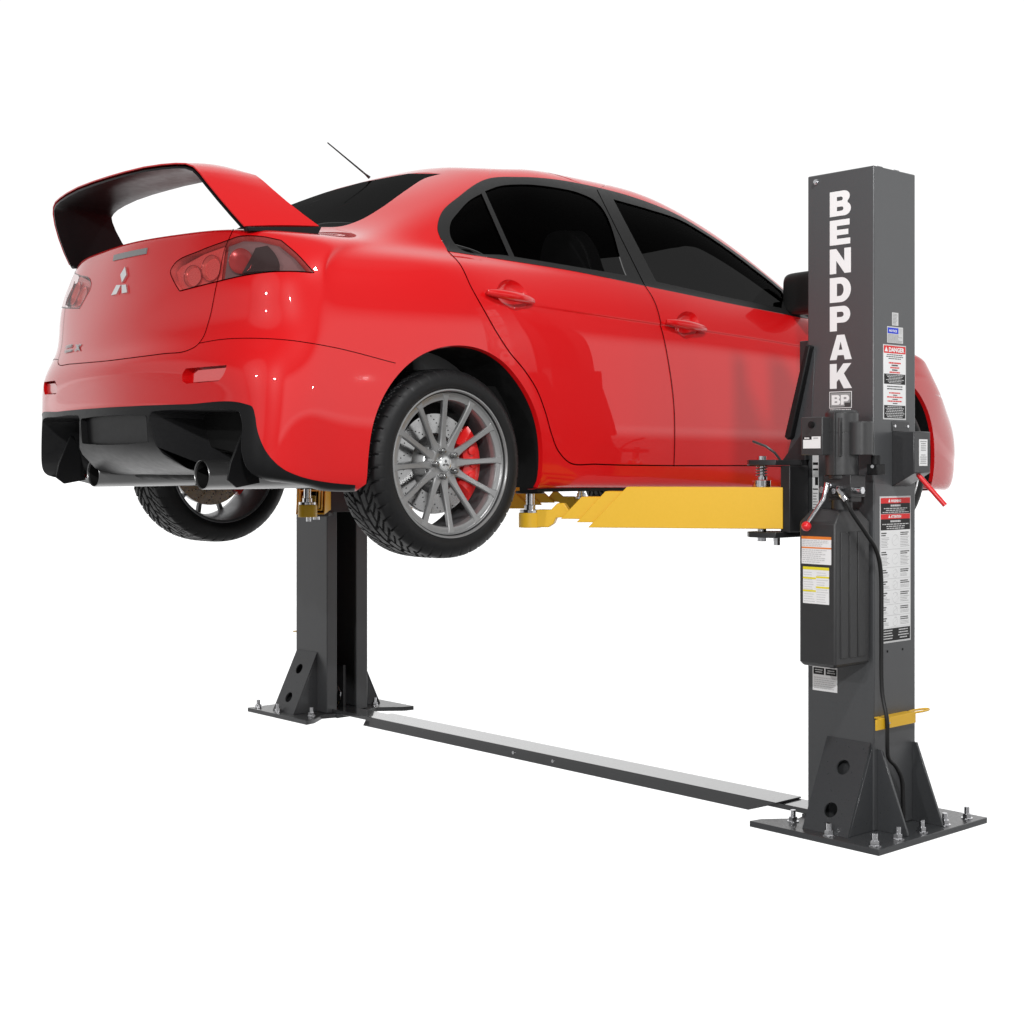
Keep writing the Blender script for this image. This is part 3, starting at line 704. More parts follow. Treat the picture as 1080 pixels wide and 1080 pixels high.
# ------------------------------------------------------------------ wing
WP = [(0, 1.362, -2.195, -1.955, -.004), (.12, 1.3615, -2.194, -1.955, -.004), (.25, 1.359, -2.190, -1.950, -.004), (.36, 1.353, -2.182, -1.942, -.004), (.44, 1.346, -2.173, -1.932, -.003),
      (.495, 1.338, -2.166, -1.922, -.002), (.532, 1.324, -2.158, -1.915, 0), (.556, 1.300, -2.148, -1.902, .004), (.580, 1.262, -2.130, -1.875, .010), (.606, 1.215, -2.102, -1.835, .017), (.632, 1.165, -2.068, -1.785, .025), (.652, 1.122, -2.035, -1.735, .032)]
def wing_mesh(name, m, d0, d1, trim, parent):
    full = [(-a, b, c, d, e) for a, b, c, d, e in WP[:0:-1]]+WP; n = len(full); V = []; K = 9
    for i, (x, z, yr, yf, dz) in enumerate(full):
        a = full[max(0, i-1)]; b = full[min(n-1, i+1)]; t = Vector((b[0]-a[0], 0, b[1]-a[1])).normalized(); nin = Vector((t.z, 0, -t.x))
        if nin.z > 0 and abs(x) < .5: nin = -nin
        for dd in (d0, d1):
            for k in range(K):
                q = k/(K-1); y = yr+trim+(yf-yr-2*trim)*q; zz = z+dz*q+.010*math.sin(PI*q)*(1 if abs(x) < .5 else .3)
                if dd == d1: f = .35+.65*math.sin(PI*min(1, q*1.0+.0))**.5 if 0 < q < 1 else .35
                else: f = 1
                p = Vector((x, y, zz))+nin*(d0+(dd-d0)*f if dd == d1 else dd); V.append(p)
    F = []; W = 2*K
    for i in range(n-1):
        for k in range(K-1):
            F.append((i*W+k, i*W+k+1, (i+1)*W+k+1, (i+1)*W+k)); F.append((i*W+K+k, (i+1)*W+K+k, (i+1)*W+K+k+1, i*W+K+k+1))
        F.append((i*W, (i+1)*W, (i+1)*W+K, i*W+K)); F.append((i*W+K-1, i*W+2*K-1, (i+1)*W+2*K-1, (i+1)*W+K-1))
    for i in (0, n-1): F.append(tuple([i*W+k for k in range(K)]+[i*W+K+k for k in range(K-1, -1, -1)]))
    mb = MB(); mb.v = V; mb.f = F; mb.mi = [0]*len(F); return mb.build(name, m, parent, auto=50)
wing = wing_mesh('rear_wing', M['paint'], 0, .013, 0, car)
wing_mesh('wing_underside', M['black'], .0125, .032, .001, wing)
for s in (1, -1):
    mb = MB()
    V = []
    for (x, y, z) in ((.655, -2.03, 1.120), (.630, -2.03, 1.120), (.628, -1.74, 1.150), (.654, -1.725, 1.152)): V.append(Vector((s*x, y, z)))
    for (x, y, z) in ((.655, -2.02, 1.107), (.628, -2.02, 1.107), (.626, -1.75, 1.125), (.655, -1.74, 1.125)): V.append(Vector((s*x, y, z)))
    mb.add(V, [(0, 1, 2, 3), (7, 6, 5, 4), (0, 4, 5, 1), (1, 5, 6, 2), (2, 6, 7, 3), (3, 7, 4, 0)]); mb.build('wing_foot', M['black'], wing, bev=.002)
# antenna
mb = MB(); mb.tube([(0, -1.035, 1.505), (0, -1.055, 1.516), (0, -1.243, 1.618)], [.007, .0040, .0028], 8); mb.build('antenna', M['dark'], car)
# mirrors
def rbox(mb, c, hx, hy, hz, e=4.0, M4=None, nu_=28, nv_=16):
    """super-ellipsoid box"""
    V = []; F = []
    sp = lambda w, q: math.copysign(abs(w)**q, w)
    for j in range(nv_+1):
        ph = -PI/2+PI*j/nv_
        for i in range(nu_):
            th = 2*PI*i/nu_
            p = Vector((hx*sp(math.cos(ph), 2/e)*sp(math.cos(th), 2/e), hy*sp(math.cos(ph), 2/e)*sp(math.sin(th), 2/e), hz*sp(math.sin(ph), 2/e)))
            if M4: p = M4 @ p
            V.append(Vector(c)+p)
    for j in range(nv_):
        for i in range(nu_): F.append((j*nu_+i, j*nu_+(i+1) % nu_, (j+1)*nu_+(i+1) % nu_, (j+1)*nu_+i))
    mb.add(V, F); return mb
for s in (1, -1):
    Mr = Matrix.Rotation(s*-.12, 4, 'Z')
    mb = MB(); rbox(mb, (s*.885, .755, 1.094), .118, .055, .095, 4.5, Mr); mir = mb.build('side_mirror', M['paint'], car, auto=80)
    mb = MB(); rbox(mb, (s*.882, .730, 1.092), .114, .050, .093, 5.5, Mr); mb.build('mirror_glass', mat('mirror_black', (.012, .012, .012), .5, 0, .4), mir, auto=80)
    mb = MB(); mb.box((s*.74-.05, .73, 1.035), (s*.74+.06, .79, 1.065)); mb.build('mirror_stalk', M['black'], mir, bev=.008)

# ------------------------------------------------------------------ arches, floor pan, cabin
def liner(shift, s):
    pts = arch_pts(shift); uvp = [ray_uv((2, y, z), (-1, 0, 0)) for y, z in pts]; uvp = [p for p in uvp if p]
    S, N = surf(uvp, 0); n = len(S); V = []; F = []
    Y0 = S[:, 1].mean(); Z0 = .36
    # rolled lip in body colour, then the black liner
    V1 = [Vector((p[0]*s, p[1], p[2])) for p in S]+[Vector(((p[0]-.018)*s, p[1]+(Y0-p[1])*.012, p[2]+(Z0-p[2])*.012)) for p in S]
    mb = MB(); mb.v = V1; mb.f = [(i, i+1, i+1+n, i+n) for i in range(n-1)]; mb.mi = [0]*len(mb.f); mb.build('arch_lip', M['paint'], body, fix=False)
    V2 = [Vector(((p[0]-.017)*s, p[1], p[2])) for p in S]+[Vector((.47*s, p[1], p[2])) for p in S]
    mb = MB(); mb.v = V2; mb.f = [(i, i+1, i+1+n, i+n) for i in range(n-1)]+[tuple(n+i for i in range(n))]; mb.mi = [0]*len(mb.f)
    mb.build('wheel_arch_liner', M['under'], car, fix=False)
for s in (1, -1):
    liner(0, s); liner(2.615, s)
mb = MB(); mb.box((-.47, -1.60, .243), (.47, 2.10, .30)); mb.box((-.80, -.86, .2431), (.80, .94, .3001)); mb.box((-.72, -1.62, .2434), (.72, -1.58, .62)); mb.box((-.70, -1.93, .37), (.70, -1.60, .38)); mb.box((-.70, 1.75, .22), (.70, 2.05, .29))
mb.build('floor_pan', M['under'], car)
for s in (1, -1):
    mb = MB(); mb.box((s*.795-.050, -.88, .2235), (s*.795+.050, .94, .2425)); mb.build('side_skirt', M['black'], car)
# cabin
mb = MB(); mb.box((-.74, -1.35, .32), (.74, .80, .62)); mb.build('cabin_floor', M['inside'], car)
mb = MB(); mb.box((-.70, .62, .62), (.70, .95, .98)); mb.build('dashboard', M['inside'], car, bev=.05)
for s in (1, -1):
    for (yy, tilt, w) in ((-.13, .22, 1.0),):
        out = crom([(-.25, 0), (-.265, .30), (-.235, .45), (-.16, .56), (-.125, .68), (-.07, .745), (0, .757), (.07, .745), (.125, .68), (.16, .56), (.235, .45), (.265, .30), (.25, 0)], n=4, closed=False)
        holes = [crom([(c-.032, .50), (c-.020, .575), (c+.014, .585), (c+.032, .53), (c+.01, .50)], n=3) for c in (-.062, .062)]
        pp = [Vector(p) for p in out]; loops = [list(range(len(out)))]; k = len(out)
        for h in holes: pp += [Vector(p) for p in h]; loops.append(list(range(k, k+len(h)))); k += len(h)
        ed = [(l[i], l[(i+1) % len(l)]) for l in loops for i in range(len(l))]
        t = delaunay_2d_cdt(pp, ed, [], 1, 1e-7); tvv = [Vector(p) for p in t[0]]
        keep = [f for f in t[2] if not any(inside(np.array([[sum(tvv[q].x for q in f)/len(f), sum(tvv[q].y for q in f)/len(f)]]), h)[0] for h in holes)]
        Mx = Matrix.Translation((s*.37, yy-.02, .58)) @ Matrix.Rotation(tilt, 4, 'X')
        mb = MB(); k = len(tvv); T = .085
        mb.v = [Mx @ Vector((p.x, 0, p.y)) for p in tvv]+[Mx @ Vector((p.x*.96, T, p.y*.985)) for p in tvv]
        mb.f = [tuple(f) for f in keep]+[tuple(q+k for q in reversed(f)) for f in keep]
        ec = {}
        for f in keep:
            for a, b in zip(f, f[1:]+f[:1]): ec[(a, b)] = 1
        mb.f += [(a, a+k, b+k, b) for (a, b) in ec if (b, a) not in ec]; mb.mi = [0]*len(mb.f)
        seat = mb.build('front_seat', M['seat'], car, auto=50)
        mb = MB(); mb.box((s*.37-.25, yy, .55), (s*.37+.25, yy+.52, .74)); mb.build('seat_cushion', M['seat'], seat, bev=.05)
mb = MB(); mb.prism([(-1.25, .60), (-.75, .60), (-.78, .80), (-1.12, .82), (-1.30, 1.08), (-1.38, 1.08)], 0, -.62, .62); mb.build('rear_bench', M['seat'], car, bev=.03)
mb = MB(); mb.tube([(-.37+.17*math.cos(a), .47-.10*math.sin(a), .97+.14*math.sin(a)) for a in [2*PI*i/32 for i in range(32)]], .014, 8, closed=True); mb.build('steering_wheel', M['inside'], car)

# ------------------------------------------------------------------ wheels
def tyre_mesh():
    NA = 720; hw = .118
    prof = [(-.100, .243), (-.112, .252), (-.1195, .270), (-.121, .288), (-.1165, .303), (-.109, .315), (-.101, .3235)]
    tr = list(np.linspace(-.094, .094, 57))
    ts = [p[0] for p in prof]+tr+[-p[0] for p in prof[::-1]]; rs = [p[1] for p in prof]+[.3315-.0035*(t/.094)**4 for t in tr]+[p[1] for p in prof[::-1]]
    ts = np.array(ts); rs = np.array(rs); a = np.arange(NA)*2*PI/NA
    T, A = np.meshgrid(ts, a); Rr = np.tile(rs, (NA, 1)); nb = 30
    ph = (A*nb/(2*PI))
    g = np.zeros_like(T); aT = np.abs(T)
    # curved V grooves, shoulder slots and two ring grooves
    q = (ph+aT*9+aT*aT*70+np.where(T > 0, .5, 0)) % 1
    g = np.where((aT > .010) & (aT < .080) & (q < .17), .0065, g)
    qb = (ph+.5+aT*9+aT*aT*70+np.where(T > 0, .5, 0)) % 1
    g = np.where((aT > .040) & (aT < .074) & (qb < .12), .0055, g)
    q2 = (ph*1.5+.30+aT*10) % 1
    g = np.where((aT > .076) & (aT < .112) & (q2 < .13), np.where(aT > .101, .0025, .006), g)
    g = np.where((aT < .0040), .0065, g)
    g = np.where((aT > .0330) & (aT < .0375), .0065, g)
    g = np.where(Rr < .314, 0, g)
    Rr = Rr-g
    V = np.stack([T, Rr*np.cos(A), Rr*np.sin(A)], -1).reshape(-1, 3); k = len(ts)
    F = [(i*k+j, i*k+j+1, ((i+1) % NA)*k+j+1, ((i+1) % NA)*k+j) for i in range(NA) for j in range(k-1)]
    me = bpy.data.meshes.new('tyre'); me.from_pydata(V.tolist(), [], F); me.materials.append(M['rubber']); me.update()
    bm = bmesh.new(); bm.from_mesh(me); bmesh.ops.recalc_face_normals(bm, faces=bm.faces)
    for f in bm.faces: f.smooth = True
    for e in bm.edges:
        if len(e.link_faces) == 2 and e.calc_face_angle(0) > math.radians(32): e.smooth = False
    bm.to_mesh(me); bm.free(); return me
def make_wheel():
    root = bpy.data.objects.new('wheel', None); COL.objects.link(root); root.parent = car
    t = bpy.data.objects.new('tyre', tyre_mesh()); COL.objects.link(t); t.parent = root
    mb = MB()      # bead ring and moulded ridge on the outer wall
    mb.lathe([(.1145, .262), (.1185, .266), (.1185, .270), (.1165, .274)], (0, 0, 0), 'X', 128)
    mb.build('sidewall_ring', M['rubber'], root)
    mb = MB()
    mb.lathe([(-.112, .250), (-.116, .246), (-.112, .238), (-.09, .231), (-.05, .222), (.04, .215), (.068, .2183)], (0, 0, 0), 'X', 128)
    mb.build('rim_barrel', M['rim_dark'], root, auto=40, fix=False)
    mb = MB()
    mb.lathe([(.066, .2185), (.090, .2200), (.0945, .2225), (.0960, .2390), (.0985, .2425), (.1035, .2445), (.1065, .2500), (.1130, .2515), (.1172, .2545), (.1172, .2585), (.1125, .2612), (.107, .2595)], (0, 0, 0), 'X', 128)
    # hub
    mb.lathe([(.030, .078), (.058, .076), (.070, .070), (.0735, .060), (.0725, .040), (.069, .030), (.069, .001)], (0, 0, 0), 'X', 96)
    sec = [(.055, .0135, .0735, .045), (.072, .0118, .0745, .050), (.095, .0092, .0765, .055), (.13, .0078, .0820, .062), (.17, .0076, .0890, .070), (.205, .0082, .0945, .076), (.225, .0092, .0972, .079), (.237, .0125, .0985, .080), (.2415, .016, .0990, .084)]
    for k in range(12):
        a = k*PI/6+.055; er = Vector((0, math.cos(a), math.sin(a))); et = Vector((0, -math.sin(a), math.cos(a))); V = []
        for (r, hw, tf_, tb) in sec:
            hw *= 1.28
            for (c, t_) in ((-1, tb), (-1, tf_-.004), (-.72, tf_), (.72, tf_), (1, tf_-.004), (1, tb)): V.append(er*r+et*hw*c*(1.0 if t_ != tb else .75)+Vector((t_, 0, 0)))
        F = []
        for i in range(len(sec)-1):
            for j in range(5): F.append((i*6+j, i*6+j+1, i*6+6+j+1, i*6+6+j))
            F.append((i*6+5, i*6, i*6+6, i*6+11))
        F.append(tuple(range(6))); F.append(tuple(range(len(sec)*6-1, len(sec)*6-7, -1)))
        mb.add(V, F)
    rim = mb.build('rim', M['rim'], root, auto=38)
    mb = MB(); mb.lathe([(.066, .0285), (.078, .0275), (.0795, .0255), (.080, .020), (.0805, .0005)], (0, 0, 0), 'X', 48); mb.build('center_cap', M['silver'], root)
    mb = MB()
    for k in range(3):
        a = PI/2+k*2*PI/3; er = Vector((0, math.cos(a), math.sin(a))); et = Vector((0, -math.sin(a), math.cos(a))); x = Vector((.0822, 0, 0))
        mb.add([x+er*.001, x+er*.008+et*.0045, x+er*.016, x+er*.008-et*.0045], [(0, 1, 2, 3)])
    mb.build('cap_emblem', M['rim_dark'], root)
    for k in range(5):
        a = k*2*PI/5+PI/2+.35; c = Vector((.060, .047*math.cos(a), .047*math.sin(a)))
        mb = MB(); mb.lathe([(0, .0125), (.0125, .0122), (.013, .0105), (.013, .0095)], c, 'X', 20); mb.cyl(c, .0105, .030, (1, 0, 0), 16); rbox(mb, c+Vector((.030, 0, 0)), .006, .0105, .0105, 2)
        mb.build('lug_nut', M['lug'], root)
    # disc with drilled holes
    mb = MB(); mb.lathe([(.000, .105), (.000, .176), (.012, .177), (.024, .176), (.024, .108), (.055, .086), (.060, .080), (.060, .02)], (0, 0, 0), 'X', 96); d = mb.build('brake_disc', M['disc'], root, auto=30)
    mb = MB()
    for k in range(18):
        for j in range(5):
            a = k*2*PI/18+j*.075; r = .118+j*.0125
            mb.cyl((.0242, r*math.cos(a), r*math.sin(a)), .0024, .0006, (1, 0, 0), 8); mb.cyl((-.0008, r*math.cos(a), r*math.sin(a)), .0024, .0006, (1, 0, 0), 8)
    h = mb.build('disc_holes', M['under'], root); h['kind'] = 'stuff'
    return root
def caliper(root, sgn):
    mb = MB(); n = 14; V = []; F = []
    for i in range(n+1):
        a = (-.80+1.60*i/n); e = min(1, min(i, n-i)/2+.6)
        for (t, r) in ((-.015, .110), (.050*e, .108), (.060*e, .125), (.060*e, .158), (.048, .185), (-.02, .188)): V.append((t, sgn*r*math.cos(a), r*math.sin(a)+.0))
    for i in range(n):
        for j in range(6): F.append((i*6+j, i*6+(j+1) % 6, (i+1)*6+(j+1) % 6, (i+1)*6+j))
    F.append(tuple(range(6))); F.append(tuple(range(n*6+5, n*6-1, -1))); mb.add(V, F)
    for a in (-.34, 0, .34): mb.lathe([(.050, .017), (.068, .016), (.069, .012), (.069, .0005)], (0, sgn*.140*math.cos(a), .140*math.sin(a)), 'X', 24)
    mb.build('brake_caliper', M['caliper'], root, auto=35)
M_w = make_wheel()
M_w.location = (.762, -1.325, .33); M_w.scale = (1.02, 1.02, 1.02)
wheels = [M_w]
for (x, y, rz, sg) in ((.762, 1.375, 0, 1), (-.762, -1.325, PI, -1), (-.762, 1.375, PI, -1)):
    r = M_w.copy(); COL.objects.link(r); r.parent = car; r.location = (x, y, .33); r.rotation_euler = (0, 0, rz)
    for ch in M_w.children:
        c = ch.copy(); COL.objects.link(c); c.parent = r
    wheels.append(r)
for r, sg in zip(wheels, (1, 1, -1, -1)): caliper(r, sg)
for y in (-1.325, 1.375):
    mb = MB(); mb.cyl((-.72, y, .33), .03, 1.44, (1, 0, 0), 16); mb.build('axle', M['under'], car)
# ------------------------------------------------------------------ lift
CY = -.0275                       # middle of the posts along the car
def holed(outer, holes, T, Mx, mb=None):
    """flat plate with round holes, thickness T along local z"""
    mb = mb or MB(); pp = [Vector(p) for p in outer]; loops = [list(range(len(pp)))]; k = len(pp)
    for h in holes: pp += [Vector(p) for p in h]; loops.append(list(range(k, k+len(h)))); k += len(h)
    ed = [(l[i], l[(i+1) % len(l)]) for l in loops for i in range(len(l))]
    t = delaunay_2d_cdt(pp, ed, [], 1, 1e-7); tt = [Vector(p) for p in t[0]]; keep = []
    for f in t[2]:
        c = np.array([[sum(tt[q].x for q in f)/len(f), sum(tt[q].y for q in f)/len(f)]])
        if inside(c, [tuple(p) for p in outer])[0] and not any(inside(c, h)[0] for h in holes): keep.append(list(f))
    k = len(tt); ec = set()
    for f in keep:
        for a, b in zip(f, f[1:]+f[:1]): ec.add((a, b))
    fs = [tuple(f) for f in keep]+[tuple(q+k for q in reversed(f)) for f in keep]+[(a, a+k, b+k, b) for (a, b) in ec if (b, a) not in ec]
    return mb.add([Mx @ Vector((p.x, p.y, 0)) for p in tt]+[Mx @ Vector((p.x, p.y, -T)) for p in tt], fs)
def circ(x, y, r, n=28): return [(x+r*math.cos(2*PI*i/n), y+r*math.sin(2*PI*i/n)) for i in range(n)]

def make_post(s):
    near = s > 0
    root = empty('lift_column', (0, 0, 0), 'charcoal lift column nearest the viewer with tall white lettering and the power unit' if near else
                 'charcoal lift column on the far side of the car, its open channel facing inward', 'lift column', 'the two posts of the lift')
    def mir(mb):
        if s < 0:
            for v in mb.v: v.x = -v.x
        return mb
    # channel post
    y0, y1, t = -.16, .105, .010
    mb = MB(); prof = [(1.84, y0), (1.84, y1), (1.55, y1), (1.55, y1-.075), (1.55+t, y1-.075), (1.55+t, y1-t), (1.84-t, y1-t), (1.84-t, y0+t), (1.55+t, y0+t), (1.55+t, y0+.065), (1.55, y0+.065), (1.55, y0)]
    mb.prism(prof, 2, .022, 2.41)
    mir(mb).build('post', M['grey'], root, auto=30, bev=.0045)
    mb = MB(); mb.prism([(2.0, -.365), (2.0, .335), (1.44, .335), (1.45, .275), (1.535, .165), (1.52, .10), (1.50, .10), (1.50, -.13), (1.52, -.13), (1.535, -.20), (1.45, -.31), (1.44, -.365)], 2, 0, .022)
    bp = mir(mb).build('base_plate', M['grey2'], root, bev=.002)
    # box gussets with two holes, front and back of the post
    for (yf, sg) in ((y0, -1), (y1, 1)):
        h = math.hypot(.315, .150); up = Vector((0, sg*-.150, .315)).normalized(); xx = Vector((1, 0, 0)); nn = xx.cross(up)
        O = Vector((1.737, yf+sg*.152, .0225)); Mx = Matrix(((xx.x, up.x, nn.x, O.x), (xx.y, up.y, nn.y, O.y), (xx.z, up.z, nn.z, O.z), (0, 0, 0, 1)))
        mb = MB(); holed([(-.0975, 0), (.0975, 0), (.0905, h), (-.0975, h)], [circ(0, .085, .0275), circ(.004, .245, .0275)], .008*sg*-1, Mx, mb)
        g = mir(mb).build('gusset', M['grey2'], root)
        for x in (1.8265, 1.6395):
            mb = MB(); mb.prism([(yf, .0225), (yf+sg*.142, .0225), (yf, .318)], 0, x, x+.008); mir(mb).build('gusset_side', M['grey2'], g, bev=.0012)
    for yy in (-.135, .088):
        mb = MB(); mb.prism([(1.8402, .0225), (1.965, .0225), (1.965, .034), (1.858, .313), (1.8402, .313)], 1, yy-.005, yy+.005); mir(mb).build('gusset', M['grey2'], root, bev=.0012)
    for (x, y) in ((1.765, -.325), (1.957, -.325), (1.957, -.185), (1.957, -.035), (1.957, .115), (1.957, .265), (1.555, -.255), (1.60, .19), (1.765, .285)):
        mb = MB(); mb.cyl((x, y, .022), .0215, .003, n=24); mb.cyl((x, y, .025), .0168, .014, n=6); mb.cyl((x, y, .039), .0140, .002, n=20)
        mb.cyl((x, y, .041), .0095, .024, n=16); 
        for q in range(5): mb.cyl((x, y, .042+q*.0042), .0102, .0018, n=16)
        mir(mb).build('anchor_bolt', M['chrome'], root, auto=30)
    mb = MB()
    if near: mb.box((1.876, -.205, .393), (1.881, .045, .432))
    mb.box((1.8405, -.158, .4265), (1.8762, .045, .4315))
    tr_ = mir(mb).build('adapter_rack', M['yellow'], root, bev=.001)
    mb = MB(); mb.tube([(1.858+.018*math.cos(a), .100+.062*math.sin(a), .428) for a in [2*PI*i/28 for i in range(28)]], .004, 8, closed=True); mir(mb).build('rack_ring', M['yellow'], tr_)
    mb = MB(); mb.cyl((1.881, -.125, .412), .004, .003, (1, 0, 0), 12); mir(mb).build('rack_screw', M['chrome'], tr_)
    # carriage riding in the channel, with the two arm yokes and the door guard
    mb = MB(); mb.prism([(1.49, y0-.03), (1.545, y0-.03), (1.545, y0+.068), (1.57, y0+.068), (1.57, y1-.078), (1.545, y1-.078), (1.545, y1+.03), (1.49, y1+.03)], 2, 1.085, 1.385)
    cg = mir(mb).build('carriage', M['dark'], root, bev=.003)
    mb = MB(); mb.prism([(1.505, y0+.01), (1.545, y0+.01), (1.545, y1-.01), (1.505, y1-.01)], 2, 1.386, 1.80); mir(mb).build('carriage_tube', M['dark'], cg, bev=.003)
    for sg in (-1, 1):
        yc = CY+sg*.2725
        for z0 in (1.068, 1.334):
            mb = MB(); O = [(1.372, yc-.075), (1.372, yc+.045), (1.40, yc+.075)] if sg < 0 else [(1.40, yc-.075), (1.372, yc-.045), (1.372, yc+.075)]
            pl = [(1.545, CY+sg*.165), (1.545, yc+sg*.045), (1.50, yc+sg*.062), (1.435, yc+sg*.062), (1.405, yc+sg*.035), (1.400, yc-sg*.045), (1.489, CY+sg*.135)]
            mb.prism(pl, 2, z0, z0+.020); mir(mb).build('yoke_plate', M['dark'], cg, bev=.002)
        mb = MB(); mb.box((1.532, min(yc+sg*.0, CY+sg*.163), 1.089), (1.575, max(yc+sg*.0, CY+sg*.163), 1.333)); mir(mb).build('yoke_block', M['dark'], cg, bev=.003)
        mb = MB(); mb.prism([(1.46, 1.354), (1.505, 1.354), (1.545, 1.46), (1.545, 1.354)][:2]+[(1.56, 1.354), (1.56, 1.465)], 1, CY+sg*.160-.005, CY+sg*.160+.005); mir(mb).build('yoke_web', M['dark'], cg)
        mb = MB(); mb.cyl((1.445, yc, 1.052), .0175, .21, n=24); mir(mb).build('pivot_pin', M['chrome'], cg, auto=30)
        mb = MB(); mb.cyl((1.515, yc, 1.040), .013, .028, n=20); mir(mb).build('drop_pin', M['chrome'], cg, auto=30)
        # arm restraint: spring pin, toothed disc, pull handle
        cx, cy = 1.445, yc+.045
        mb = MB(); mb.cyl((cx, cy-.045, 1.254), .034, .024, n=32); mb.cyl((cx, cy-.045, 1.28), .020, .012, n=24); mb.cyl((cx, cy-.045, 1.292), .0115, .075, n=20); mb.cyl((cx, cy-.045, 1.354), .0165, .014, n=20)
        rs = mir(mb).build('arm_restraint', M['chrome'], cg, auto=30)
        mb = MB(); mb.tube([(cx+.020*math.cos(a), cy-.045+.020*math.sin(a), 1.292+.042*a/(8*PI)) for a in [8*PI*i/90 for i in range(91)]], .0022, 6); mir(mb).build('spring', M['rim_dark'], rs)
        mb = MB(); mb.tube([(1.475, CY+sg*.20, 1.354), (1.462, CY+sg*.215, 1.380), (1.435, CY+sg*.235, 1.405), (1.385, CY+sg*.25, 1.424)], .0048, 10); mir(mb).build('release_handle', M['dark'], rs)
    # padded door guards: slanted bars on a plate
    mb = MB(); mb.prism([(1.452, 1.354), (1.56, 1.354), (1.585, 1.76), (1.563, 1.765), (1.478, 1.44)], 1, CY-.135, CY-.128); mb.prism([(1.452, 1.354), (1.56, 1.354), (1.585, 1.76), (1.563, 1.765), (1.478, 1.44)], 1, CY+.128, CY+.135)
    mir(mb).build('guard_plate', M['grey2'], cg, bev=.001)
    mb = MB(); mb.prism([(1.462, 1.440), (1.478, 1.428), (1.492, 1.440), (1.580, 1.775), (1.560, 1.782)], 1, CY-.16, CY+.16); mir(mb).build('door_guard', M['rubber'], cg, bev=.004)
    return root
post = make_post(1); post2 = make_post(-1)
# sheave seen in the foot of the far post
mb = MB(); mb.box((-1.75, -.10, .022), (-1.60, -.085, .26)); mb.box((-1.75, -.02, .022), (-1.60, -.005, .26)); mb.lathe([(0, .045), (.008, .055), (.022, .055), (.03, .045)], (-1.665, -.07, .13), 'Y', 32); mb.build('cable_sheave', M['dark'], post2)
mb = MB(); mb.tube([(-1.60, -.055, .145), (-1.585, -.05, .12), (-1.59, -.05, .08), (-1.615, -.05, .05)], .006, 8); mb.build('cable_end', M['chrome'], post2)

# lettering and decals: flat vinyl on the faces of the near post
def on_rear(x, z, d=.0006): return Vector((x, -.16-d, z))
def on_side(y, z, d=.0006): return Vector((1.84+d, y, z))
def flat(name, pl, fn, m, parent, d=.0006, T=None):
    n = len(pl); mb = MB(); mb.v = [fn(a, b, d) for a, b in pl]+[fn(a, b, 0.0001) for a, b in pl]
    t = delaunay_2d_cdt([Vector(p) for p in pl], [], [list(range(n))], 1, 1e-8); om = {j: (src[0] if src else 0) for j, src in enumerate(t[3])}
    mb.f = [tuple(om[q] for q in f) for f in t[2]]+[(i, (i+1) % n, (i+1) % n+n, i+n) for i in range(n)]; mb.mi = [0]*len(mb.f)
    return mb.build(name, m, parent, auto=20)
def strokes(name, polys, holes, x0, z0, w, h, fn, m, parent, d=.0006):
    mb = MB(); k = 0
    for pl, hs in zip(polys, holes):
        pp = [(x0+a*w, z0+b*h) for a, b in pl]; hh = [[(x0+a*w, z0+b*h) for a, b in q] for q in hs]
        allp = [Vector(p) for p in pp]; loops = [list(range(len(pp)))]; k = len(pp)
        for q in hh: allp += [Vector(p) for p in q]; loops.append(list(range(k, k+len(q)))); k += len(q)
        ed = [(l[i], l[(i+1) % len(l)]) for l in loops for i in range(len(l))]
        t = delaunay_2d_cdt(allp, ed, [], 1, 1e-8); tt = [tuple(p) for p in t[0]]; F = []
        for f in t[2]:
            c = np.array([[sum(tt[q][0] for q in f)/len(f), sum(tt[q][1] for q in f)/len(f)]])
            if inside(c, pp)[0] and not any(inside(c, q)[0] for q in hh): F.append(tuple(f))
        mb.add([fn(a, b, d) for a, b in tt], F)
    return mb.build(name, m, parent, fix=False)
def arc(cx, cy, rx, ry, a0, a1, n=10): return [(cx+rx*math.cos(math.radians(a0+(a1-a0)*i/n)), cy+ry*math.sin(math.radians(a0+(a1-a0)*i/n))) for i in range(n+1)]
GL = {
 'B': ([[(0, 0)]+arc(.70, .27, .30, .27, -90, 62)+arc(.66, .765, .29, .235, -50, 90)+[(0, 1)]], [[[(.34, .20)]+arc(.56, .285, .09, .085, -90, 90, 6)+[(.34, .37)], [(.34, .61)]+arc(.54, .69, .08, .08, -90, 90, 6)+[(.34, .77)]]]),
 'E': ([[(0, 0), (.97, 0), (.97, .24), (.34, .24), (.34, .385), (.88, .385), (.88, .60), (.34, .60), (.34, .76), (.94, .76), (.94, 1), (0, 1)]], [[]]),
 'N': ([[(0, 0), (.31, 0), (.31, .52), (.70, 0), (1, 0), (1, 1), (.69, 1), (.69, .49), (.31, 1), (0, 1)]], [[]]),
 'D': ([[(0, 0)]+arc(.52, .5, .48, .5, -90, 90, 18)+[(0, 1)]], [[[(.34, .25)]+arc(.47, .5, .19, .25, -90, 90, 12)+[(.34, .75)]]]),
 'P': ([[(0, 0), (.34, 0), (.34, .33)]+arc(.64, .665, .33, .335, -90, 90, 14)+[(0, 1)]], [[[(.34, .56)]+arc(.55, .665, .11, .105, -90, 90, 6)+[(.34, .77)]]]),
 'A': ([[(0, 0), (.32, 0), (.37, .18), (.66, .18), (.71, 0), (1.04, 0), (.70, 1), (.34, 1)]], [[[(.43, .40), (.60, .40), (.515, .73)]]]),
 'K': ([[(0, 0), (.33, 0), (.33, .27), (.44, .38), (.66, 0), (1.05, 0), (.67, .60), (1.02, 1), (.64, 1), (.33, .62), (.33, 1), (0, 1)]], [[]])}
